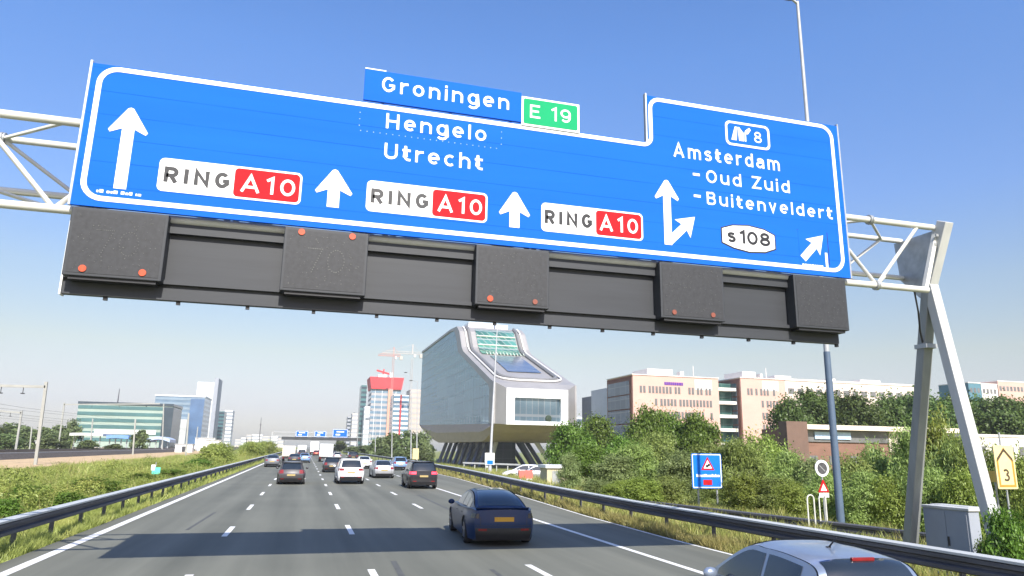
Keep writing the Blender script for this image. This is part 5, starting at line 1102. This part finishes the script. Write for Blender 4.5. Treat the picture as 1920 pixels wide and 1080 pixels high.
for px, pyb, pxt, pyt, l in ((168, 848, 174, 785, 'short catenary pole below the left half of the striped building'), (249, 853, 254, 786, 'catenary pole in front of the middle of the striped building'), (304, 848, 307, 757, 'catenary pole holding the right end of the long beam'), (348, 856, 354, 775, 'catenary pole in front of the grey wing of the blue glass tower'), (366, 846, 371, 800, 'small catenary pole at the foot of the tall white tower'), (55, 846, 60, 800, 'short catenary pole just left of the nearest one')):
    catenary(l, px, pyb, pxt, pyt, r=.3)
wires = thing('overhead_wires', 'thin dark overhead wires of the railway at the left edge', 'overhead wires', (-40, 10, 0))
for x, z in ((-43, 6.6), (-48, 6.6), (-53, 6.6), (-43, 7.7), (-48, 7.7)):
    b = MB(); b.path([Vector((x + 40, 60 * k, z + (.5 if z > 7 and k % 2 else 0))) for k in range(8)], .02, 4); b.build('wire', M['black'], wires)
# station roofs
for l, xl, xr, yt, yb, Y, m_ in (('white flat platform roof in front of the trees on the left', 131, 192, 811, 820, 260, M['signwhite']), ('blue platform roof in the middle below the striped building', 200, 240, 815, 826, 260, pm('blue_roof', (.16, .3, .62), .5, .1, .5)), ('pale blue curved platform roof right of the blue one', 276, 318, 818, 828, 270, pm('pale_blue_roof', (.4, .48, .62), .5, .1, .5))):
    a_ = at(xl, yt, Y); c_ = at(xr, yb, Y); t = thing('platform_roof', l, 'platform roof', (a_.x, Y, 0)); w_ = c_.x - a_.x
    b = MB(); n = 8; pts = [(w_ * k / n, a_.z - (a_.z - c_.z) * .55 * abs(2 * k / n - 1) ** 2 * (1 if 'curved' in l else .2)) for k in range(n + 1)]
    b.prism(pts + [(x, z - (a_.z - c_.z) * .6) for x, z in pts[::-1]], 'y', 0, 12); b.build('roof', m_, t)
    for k in range(4): MB().box(w_ * (.1 + .26 * k) - .15, w_ * (.1 + .26 * k) + .15, 2, 2.3, 0, c_.z + .5).build('column', M['galv'], t)
    MB().box(0, w_, 4, 9, 0, 1.1).build('platform', pm('platform', (.36, .3, .28), .8, .2, .5), t)
for k, (px, py, Y, s) in enumerate(((76, 828, 210, 2.2), (385, 822, 300, 7), (398, 826, 290, 6), (345, 834, 250, 5))):
    p = at(px, py, Y); t = thing('trackside_hut', ['small white hut behind the nearest catenary pole', 'white hut at the foot of the tall white tower', 'second white hut right of the one at the foot of the tall white tower', 'pale hut below the blue glass tower'][k], 'hut', (p.x, Y, 0)); MB().box(-s / 2, s / 2, 0, 4, 0, p.z).build('wall', M['signwhite'], t); MB().box(-s / 2 - .2, s / 2 + .2, -.2, 4.2, p.z, p.z + .3).build('roof', M['galv'], t); MB().box(-.5, .5, -.05, .0, .1, min(2, p.z * .8)).build('door', M['board'], t)
p = at(490, 783, 700); t = thing('radio_mast', 'thin faint mast on the far left skyline', 'mast', (p.x, 700, 0)); MB().tube((0, 0, 0), (0, 0, p.z), .5, .2).build('mast', M['railsteel'], t); MB().tube((0, 0, p.z * .75), (0, 0, p.z * .77), 1., 1.).build('platform', M['railsteel'], t)
p = gp(777, 868); t = thing('yellow_board', 'pale yellow works board beside the exit lane, left of the shoe-shaped building', 'board', (at(779, 860, 130).x, 130, 0)); MB().box(-.55, .55, 0, .1, .5, 2.4).build('panel', pm('works_yellow', (.6, .5, .26), .6, .1, .5), t)
for s in (-.4, .4): MB().box(s - .04, s + .04, .1, .2, 0, 2.3).build('post', M['galv'], t)

# ---------------------------------------------------------------- vegetation
LEAF = dict(bright=leafmat('leaf_bright', (.115, .2, .034), .28), willow=leafmat('leaf_willow', (.25, .33, .095), .25), dark=leafmat('leaf_dark', (.092, .15, .042), .25), far=leafmat('leaf_far', (.15, .205, .085)),
            olive=leafmat('leaf_olive', (.24, .31, .065), .25), weed=leafmat('leaf_weed', (.29, .36, .085), .4, patch=(.52, .5, .14)), grey=leafmat('leaf_grey', (.23, .3, .115), .22), dry=leafmat('grass_dry', (.4, .36, .13), .4, patch=(.3, .33, .1), pscale=.8), grass=leafmat('grass_green', (.33, .37, .1), .4, patch=(.55, .5, .17), pscale=.5))
def leaf_mesh(name, seed, blobs, n, size, mat, aspect=1.6, droop=0., clump=26, spread=.55, flat=0.):
    """leaves as small folded quads in clumps through the volume of the blobs (x, y, z, rx, ry, rz)"""
    r = np.random.default_rng(seed); bl = np.array(blobs, float); vol = bl[:, 3] * bl[:, 4] + bl[:, 4] * bl[:, 5]; pick = r.choice(len(bl), size=n // clump, p=vol / vol.sum())
    d = r.normal(size=(len(pick), 3)); d /= np.linalg.norm(d, axis=1)[:, None]; d[:, 2] = np.where(d[:, 2] < -.5, -d[:, 2], d[:, 2])
    rad = r.uniform(.45, 1.02, len(pick)) ** .6
    cc = bl[pick, :3] + d * bl[pick, 3:] * rad[:, None]
    k = np.repeat(np.arange(len(pick)), clump); m_ = len(k)
    off = r.normal(size=(m_, 3)) * spread * np.array([1, 1, .8]) * r.uniform(.5, 1.3, len(pick))[k][:, None]
    c = cc[k] + off; nrm = d[k] * 1.1 + r.normal(size=(m_, 3)) * .55 + np.array([0, 0, .4]); nrm /= np.linalg.norm(nrm, axis=1)[:, None]
    ax = r.normal(size=(m_, 3)); ax[:, 2] -= droop; ax -= nrm * (ax * nrm).sum(1)[:, None]; ax /= np.linalg.norm(ax, axis=1)[:, None]; bx = np.cross(nrm, ax)
    s = size * r.uniform(.6, 1.35, m_)[:, None]
    v = np.stack([c - ax * s * aspect * .5, c + bx * s * .5 + nrm * s * .12, c + ax * s * aspect * .5, c - bx * s * .5 + nrm * s * .12], 1).reshape(-1, 3)
    me = bpy.data.meshes.new(name); me.vertices.add(len(v)); me.vertices.foreach_set('co', v.ravel()); me.loops.add(m_ * 4); me.loops.foreach_set('vertex_index', np.arange(m_ * 4)); me.polygons.add(m_)
    me.polygons.foreach_set('loop_start', np.arange(m_) * 4); me.polygons.foreach_set('loop_total', np.full(m_, 4)); me.materials.append(mat); me.update(); me.validate(); return me
def trunk_mesh(seed, h, r0, blobs, name='trunk'):
    rr = random.Random(seed); b = MB(); p = Vector((0, 0, -.4)); q = Vector((rr.uniform(-.1, .1), rr.uniform(-.1, .1), h * .35)); b.tube(p, q, r0, r0 * .75, 8); q2 = Vector((rr.uniform(-.2, .2), rr.uniform(-.2, .2), h * .62)); b.tube(q, q2, r0 * .75, r0 * .45, 8)
    for bl in blobs[:9]: b.tube(q.lerp(q2, rr.uniform(.2, 1)), Vector(bl[:3]), r0 * .38, r0 * .1, 6)
    o = b.build(name, M['bark']); me = o.data; bpy.data.objects.remove(o); return me
def crown_blobs(seed, H, W, z0, n, bot=.25):
    rr = random.Random(seed); out = [(0, 0, z0 + (H - z0) * .52, W * .3, W * .3, (H - z0) * .38)]
    for k in range(n):
        a_ = 2 * PI * k / n * 2.4 + rr.uniform(-.3, .3); f = (k + .5) / n; z = z0 + (H - z0) * (bot + (.86 - bot) * f); R_ = W * .5 * math.sin(PI * (.28 + .6 * f)) * .68; s = W * rr.uniform(.15, .24)
        out.append((R_ * math.cos(a_), R_ * math.sin(a_), z, s, s, s * rr.uniform(.75, 1.05)))
    out.append((rr.uniform(-.1, .1) * W, 0, H - W * .13, W * .16, W * .16, W * .14))
    if bot < .1:                              # upright shoots of a bush
        for k in range(14): a_ = rr.uniform(0, 6.28); q = rr.uniform(.05, .42) * W; hz = rr.uniform(.12, .2) * H; out.append((q * math.cos(a_), q * math.sin(a_), H * rr.uniform(.62, .92), W * .045, W * .045, hz))
    return out
PROTO = {}
def proto(kind, v):
    if (kind, v) in PROTO: return PROTO[kind, v]
    sd = hash((kind, v)) % 1000 if False else sum(map(ord, kind)) * 7 + v * 31
    if kind == 'tree': H, W, bl = 8., 6.6, crown_blobs(sd, 8., 6.6, 1.4, 15); me = leaf_mesh('crown', sd, bl, 15000, .18, LEAF['bright'], spread=.42)
    elif kind == 'dark_tree': H, W, bl = 12., 8., crown_blobs(sd, 12., 8., 1.5, 18); me = leaf_mesh('crown', sd, bl, 15000, .26, LEAF['dark'], spread=.6)
    elif kind == 'willow': H, W, bl = 4.6, 4.4, crown_blobs(sd, 4.6, 4.4, .1, 16, .02); me = leaf_mesh('crown', sd, bl, 20000, .075, LEAF['willow'], 3.4, .9, clump=34, spread=.3)
    elif kind == 'olive': H, W, bl = 4.2, 4.4, crown_blobs(sd, 4.2, 4.4, .1, 15, .02); me = leaf_mesh('crown', sd, bl, 19000, .085, LEAF['olive'], 2.2, .4, clump=34, spread=.3)
    elif kind == 'grey': H, W, bl = 4.4, 4., crown_blobs(sd, 4.4, 4., .1, 14, .02); me = leaf_mesh('crown', sd, bl, 18000, .08, LEAF['grey'], 2.6, .8, clump=34, spread=.28)
    elif kind == 'far': H, W, bl = 9., 9., crown_blobs(sd, 9., 9., .6, 12, .1); me = leaf_mesh('crown', sd, bl, 3000, .6, LEAF['far'], spread=.6)
    elif kind == 'shrub': H, W, bl = 1.6, 1.8, crown_blobs(sd, 1.6, 1.8, .0, 10, .02); me = leaf_mesh('crown', sd, bl, 3800, .075, LEAF['bright'], 1.8, .2, spread=.16)
    elif kind == 'weed': H, W, bl = 1.4, 2.6, crown_blobs(sd, 1.4, 2.6, -.2, 11, .02); me = leaf_mesh('crown', sd, bl, 4200, .062, LEAF['weed'], 2.6, -.4, spread=.2)
    PROTO[kind, v] = (me, trunk_mesh(sd, H, max(.04, H * .018), bl), H, W); return PROTO[kind, v]
rt = random.Random(21)
def plant(kind, nm, label, cat_, x, y, z, H, W, group, v=None):
    me, tm, h0, w0 = proto(kind, rt.randrange(3) if v is None else v)
    t = thing(nm, label, cat_, (x, y, z), rt.uniform(0, 6.28), group); t.scale = (W / w0, W / w0, H / h0)
    for n_, m_ in (('crown', me), ('trunk' if nm.endswith('tree') else 'stem', tm)):
        o = bpy.data.objects.new(n_, m_); col.objects.link(o); o.parent = t
    return t
def plant_px(kind, nm, label, cat_, px, pyt, wpx, Y, group, v=None):
    p = at(px, pyt, Y); z = gz(p.x, Y); W = wpx / FPX * (p - Vector((0, 0, CH))).dot(CF); return plant(kind, nm, label, cat_, p.x, Y, z, p.z - z, W, group, v)
GT = 'trees in front of the pink offices'
for px, py, wp, Y, l in ((1073, 797, 92, 100, 'bright green tree right beside the shoe-shaped building'), (1117, 786, 98, 110, 'tall bright green tree left of the pink offices'), (1098, 838, 82, 62, 'low bright green tree in front of the two next to the shoe-shaped building'), (1212, 770, 84, 78, 'slim tree with yellowish leaves before the pink offices'), (1262, 778, 88, 80, 'round green tree in the middle before the pink offices'), (1312, 779, 82, 76, 'dark green tree before the right end of the first pink office block'), (1165, 822, 85, 64, 'bright green tree between the left trees and the willow bushes')):
    plant_px('tree', 'leafy_tree', l, 'tree', px, py, wp, Y, GT)
GD = 'dark trees behind the low brown building'
DT = [(1478, 752, 78), (1520, 738, 88), (1563, 741, 86), (1606, 743, 90), (1650, 748, 90), (1690, 746, 88), (1736, 740, 92), (1782, 746, 92), (1830, 750, 92), (1876, 746, 94), (1925, 752, 92), (1500, 775, 70)]
for k, (px, py, wp) in enumerate(DT):
    l = 'dark green tree above the low brown building, ' + ('leftmost of the dark row' if k == 0 else 'lower one at its left end' if k == 11 else '%s from the left in the dark row' % ['', 'second', 'third', 'fourth', 'fifth', 'sixth', 'seventh', 'eighth', 'ninth', 'tenth', 'eleventh'][k])
    plant_px('dark_tree', 'dense_tree', l, 'tree', px, py, wp * 1.15, 104 + (k % 3) * 5 - (8 if k == 11 else 0), GD)
GB = 'willow bushes along the right verge'
BU = [('grey', 1068, 852, 46, 44, 'small grey-green bush near the parked cars'), ('grey', 1150, 858, 92, 38, 'grey-green willow bush left of the blue sign, first from the left'), ('willow', 1190, 838, 96, 42, 'willow bush second from the left'), ('willow', 1232, 815, 100, 45, 'tall willow bush below the round tree'),
      ('grey', 1272, 850, 92, 38, 'grey willow bush just left of the blue sign'), ('willow', 1330, 838, 100, 44, 'willow bush right behind the blue sign'), ('willow', 1385, 828, 108, 42, 'willow bush right of the blue sign'), ('olive', 1432, 824, 104, 44, 'yellow-green bush below the dark trees'), ('willow', 1478, 854, 92, 38, 'willow bush left of the round dark sign'),
      ('grey', 1518, 864, 80, 36, 'grey willow bush behind the round dark sign'), ('willow', 1592, 862, 104, 34, 'willow bush right of the lamp post'), ('willow', 1648, 846, 96, 36, 'willow bush before the brown building'), ('willow', 1708, 808, 108, 33, 'tall willow bush behind the left gantry leg'), ('olive', 1752, 798, 104, 32, 'tall yellow-green bush between the gantry legs'),
      ('willow', 1790, 826, 96, 30, 'willow bush left of the right gantry leg'), ('olive', 1832, 842, 96, 28, 'olive bush left of the yellow number sign'), ('willow', 1880, 862, 96, 27, 'willow bush behind the yellow number sign'), ('olive', 1925, 866, 90, 26, 'olive bush at the right edge'),
      ('olive', 1205, 898, 84, 31, 'low olive bush between the cabin and the blue sign'), ('willow', 1250, 895, 76, 31, 'low willow bush left of the blue sign posts'), ('olive', 1392, 895, 88, 29, 'low olive bush right of the blue sign posts'), ('willow', 1448, 898, 84, 28, 'low willow bush left of the grey hoops'), ('olive', 1480, 905, 66, 27, 'low olive bush at the grey hoops'), ('willow', 1620, 890, 96, 24.5, 'low willow bush right of the lamp post foot'), ('olive', 1672, 900, 84, 23.5, 'low olive bush left of the gantry legs'), ('willow', 1735, 880, 92, 22.5, 'low willow bush between the gantry legs'), ('olive', 1800, 890, 92, 21, 'low olive bush behind the cabinets'), ('willow', 1540, 890, 84, 27, 'low willow bush behind the two hoops'), ('willow', 1340, 900, 70, 33.5, 'low willow bush between the posts of the blue sign'),
      ('grey', 1118, 900, 60, 36, 'low grey bush beside the small cabin'), ('olive', 1160, 903, 66, 34, 'low olive bush right of the small cabin')]
for kind, px, py, wp, Y, l in BU: plant_px(kind, 'willow_bush', l, 'bush', px, py, wp, Y, GB)
for px, py, wp, Y, l in ((1878, 962, 66, 11.75, 'leafy shrub at the foot of the right gantry leg'), (1905, 985, 80, 13.6, 'leafy shrub under the yellow number sign'), (1852, 1006, 44, 12.6, 'small leafy shrub touching the grey cabinets'), (1925, 960, 70, 15.5, 'leafy shrub at the right edge behind the post of the number sign')):
    plant_px('shrub', 'leafy_shrub', l, 'shrub', px, py, wp, Y, 'shrubs by the cabinets')
# left tree line, and the trees along the far road
for k, (px, py, wp, Y) in enumerate(((-8, 800, 60, 240), (22, 797, 56, 255), (52, 801, 52, 250), (84, 803, 50, 245), (112, 800, 40, 260), (139, 789, 32, 270), (165, 826, 40, 205), (265, 808, 34, 230), (215, 833, 36, 215), (14, 815, 60, 210), (96, 822, 50, 205))):
    l = ['tree at the left edge behind the railway', 'tree behind the railway, second from the left edge', 'tree behind the short catenary pole', 'tree right of the nearest catenary pole', 'tree left of the dark pointed one', 'dark pointed tree beside the striped building', 'low bush-like tree under the white platform roof', 'tree between the two blue platform roofs', 'low tree under the blue platform roof', 'low tree in front of the left edge trees', 'low tree right of the white hut'][k]
    plant_px('far', 'broad_tree', l, 'tree', px, py, wp, Y, 'trees behind the railway')
for k, (px, py, wp, Y) in enumerate(((712, 822, 46, 250), (738, 814, 50, 240), (765, 812, 52, 235), (792, 815, 46, 230), (686, 836, 40, 260), (640, 826, 26, 340), (664, 838, 34, 300), (725, 843, 44, 200), (760, 842, 48, 195), (795, 838, 40, 200))):
    l = ['tree below the left half of the red topped tower', 'tree below the right half of the red topped tower', 'tree below the blue and white striped tower', 'tree at the left foot of the shoe-shaped building', 'tree left of the red topped tower', 'small tree between the far blue signs', 'small tree below the largest far blue sign', 'low light tree beside the exit lane, first', 'low light tree beside the exit lane, second from the left', 'low light tree next to the slanted legs'][k]
    plant_px('far', 'broad_tree', l, 'tree', px, py, wp, Y, 'trees along the far right of the road')
for k in range(9):
    y = 95 + 24 * k; x = -10.5 - (k % 3) * 2.2
    plant('weed', 'verge_bush', 'green bush on the left verge, %s' % ['nearest of the far row', 'second of the far row', 'third of the far row', 'fourth of the far row', 'fifth of the far row', 'sixth of the far row', 'seventh of the far row', 'eighth of the far row', 'last of the far row near the far signs'][k], 'bush', x, y, 0, 2.2 + .18 * k, 4.5 + .3 * k, 'bushes on the left verge')
for px, py, wp, Y, l in ((182, 899, 104, 40, 'wide dark green bush in the weeds above the left crash barrier'), (60, 913, 84, 34, 'green bush in the weeds near the left edge of the picture'), (128, 925, 60, 30, 'small dark bush in front of the wide one in the weeds'), (262, 889, 70, 52, 'green bush in the weeds just left of the mint green board'), (318, 881, 62, 60, 'green bush in the weeds right of the mint green board'), (15, 938, 56, 26, 'low bush in the weeds at the left edge'), (372, 862, 60, 80, 'tall green bush in the weeds where the sand path ends')):
    plant_px('shrub', 'verge_bush', l, 'bush', px, py, wp, Y, 'bushes on the left verge')
# weeds and grass: nobody could count them
def scatter_weeds():
    r = np.random.default_rng(5); V = []; base = [proto('weed', v)[0] for v in range(3)]
    cs = []
    for me in base: q = np.empty(len(me.vertices) * 3); me.vertices.foreach_get('co', q); cs.append(q.reshape(-1, 4, 3)[::3])
    for y0, y1, n, keep in ((8, 40, 190, 1), (40, 90, 230, 2), (90, 200, 200, 4)):
        for _ in range(n):
            y = r.uniform(y0, y1); x = r.uniform(-24.6, -7.7) if r.random() > .2 else r.uniform(-10, -7.4); c = cs[r.integers(3)][::keep]; s = r.uniform(.4, .95) * (1 if x < -9 else .55); a_ = r.uniform(0, 6.28)
            hz = r.uniform(.25, .95) * s * (.5 if x < -16 else 1) * (.65 + .6 * math.sin(x * .8 + 2 * math.sin(y * .21)) ** 2); R_ = np.array([[math.cos(a_), -math.sin(a_), 0], [math.sin(a_), math.cos(a_), 0], [0, 0, 1]])
            q = (c * (1 if keep == 1 else 1)) @ R_.T * np.array([s, s, hz]) + np.array([x, y, -.02]); V.append(q)
    V = np.concatenate(V).reshape(-1, 3); n = len(V) // 4; me = bpy.data.meshes.new('weeds'); me.vertices.add(len(V)); me.vertices.foreach_set('co', V.ravel()); me.loops.add(n * 4); me.loops.foreach_set('vertex_index', np.arange(n * 4)); me.polygons.add(n); me.polygons.foreach_set('loop_start', np.arange(n) * 4); me.polygons.foreach_set('loop_total', np.full(n, 4)); me.materials.append(LEAF['weed']); me.update(); me.validate()
    o = bpy.data.objects.new('weeds', me); col.objects.link(o); tag(o, 'thick green weeds covering the left verge between barrier and railway', 'weeds', kind='stuff')
scatter_weeds()
def grass(name, label, seed, areas, mat):
    r = np.random.default_rng(seed); P_ = []
    for fx0, fx1, y0, y1, n, h, wd in areas:
        y = r.uniform(y0, y1, n); f = r.uniform(0, 1, n); x = np.array([fx0(a) + (fx1(a) - fx0(a)) * b_ for a, b_ in zip(y, f)])
        cl = np.sin(x * 2.3 + np.sin(y * 1.1) * 2) * np.sin(y * .9 + 1.3 * np.sin(x)) ; hh = h * r.uniform(.4, 1.25, n) * (.75 + .45 * cl)
        z = np.array([gz(a, b_) for a, b_ in zip(x, y)]); a_ = r.uniform(0, 6.28, n); l = r.normal(size=(n, 2)) * .45 * hh[:, None]; w2 = wd * r.uniform(.6, 1.4, n)
        b0 = np.stack([x - np.cos(a_) * w2, y - np.sin(a_) * w2, z], 1); b1 = np.stack([x + np.cos(a_) * w2, y + np.sin(a_) * w2, z], 1); tp = np.stack([x + l[:, 0], y + l[:, 1], z + hh], 1)
        P_.append(np.stack([b0, b1, tp], 1).reshape(-1, 3))
    V = np.concatenate(P_); n = len(V) // 3; me = bpy.data.meshes.new(name); me.vertices.add(len(V)); me.vertices.foreach_set('co', V.ravel()); me.loops.add(n * 3); me.loops.foreach_set('vertex_index', np.arange(n * 3)); me.polygons.add(n); me.polygons.foreach_set('loop_start', np.arange(n) * 3); me.polygons.foreach_set('loop_total', np.full(n, 3)); me.materials.append(mat); me.update(); me.validate()
    o = bpy.data.objects.new(name, me); col.objects.link(o); tag(o, label, 'grass', kind='stuff')
cst = lambda v: (lambda y: v)
grass('verge_grass', 'green and yellow grass on the left verge under the crash barrier', 2, [(cst(-7.9), cst(-6.0), 8, 34, 34000, .34, .013), (cst(-7.9), cst(-6.0), 34, 120, 26000, .4, .028), (cst(-25.2), cst(-7.6), 12, 60, 60000, .42, .018), (cst(-25.2), cst(-7.6), 60, 200, 40000, .5, .045)], LEAF['grass'])
grass('dry_stalks', 'tall dry stalks standing among the weeds of the left verge', 9, [(cst(-23), cst(-7.8), 14, 60, 2600, .95, .012), (cst(-23), cst(-7.8), 60, 170, 1800, 1.1, .03)], LEAF['dry'])
grass('dry_grass', 'dry yellow grass between the asphalt and the right crash barrier', 3, [(lambda y: redge(y) + .05, lambda y: rrail(y) + .3, 8, 30, 19000, .34, .014), (lambda y: redge(y) + .05, lambda y: rrail(y) + .3, 30, 110, 15000, .4, .03), (lambda y: rrail(y) + .3, cst(19), 9, 34, 20000, .34, .016), (lambda y: rrail(y) + .3, cst(21), 34, 100, 14000, .5, .03)], LEAF['dry'])
grass('roadside_grass', 'green grass mixed into the right verge', 4, [(lambda y: redge(y) + .25, lambda y: rrail(y) + .3, 8, 30, 8000, .22, .013), (lambda y: redge(y) + .2, lambda y: rrail(y) + .3, 30, 110, 6000, .3, .03), (lambda y: rrail(y) + .3, cst(19), 9, 34, 15000, .42, .018), (lambda y: rrail(y) + .3, cst(22), 34, 110, 14000, .6, .035)], LEAF['grass'])

# ---------------------------------------------------------------- the air
m = bpy.data.materials.new('haze'); m.use_nodes = True; t = m.node_tree; t.nodes.remove(t.nodes['Principled BSDF'])
v = t.nodes.new('ShaderNodeVolumePrincipled'); v.inputs['Color'].default_value = (.92, .95, .95, 1); v.inputs['Density'].default_value = 2.0e-4; v.inputs['Anisotropy'].default_value = 0
t.links.new(v.outputs[0], t.nodes['Material Output'].inputs['Volume'])
tag(MB().box(-1800, 1800, -400, 1800, -6, 100).build('haze', m), kind='stuff')
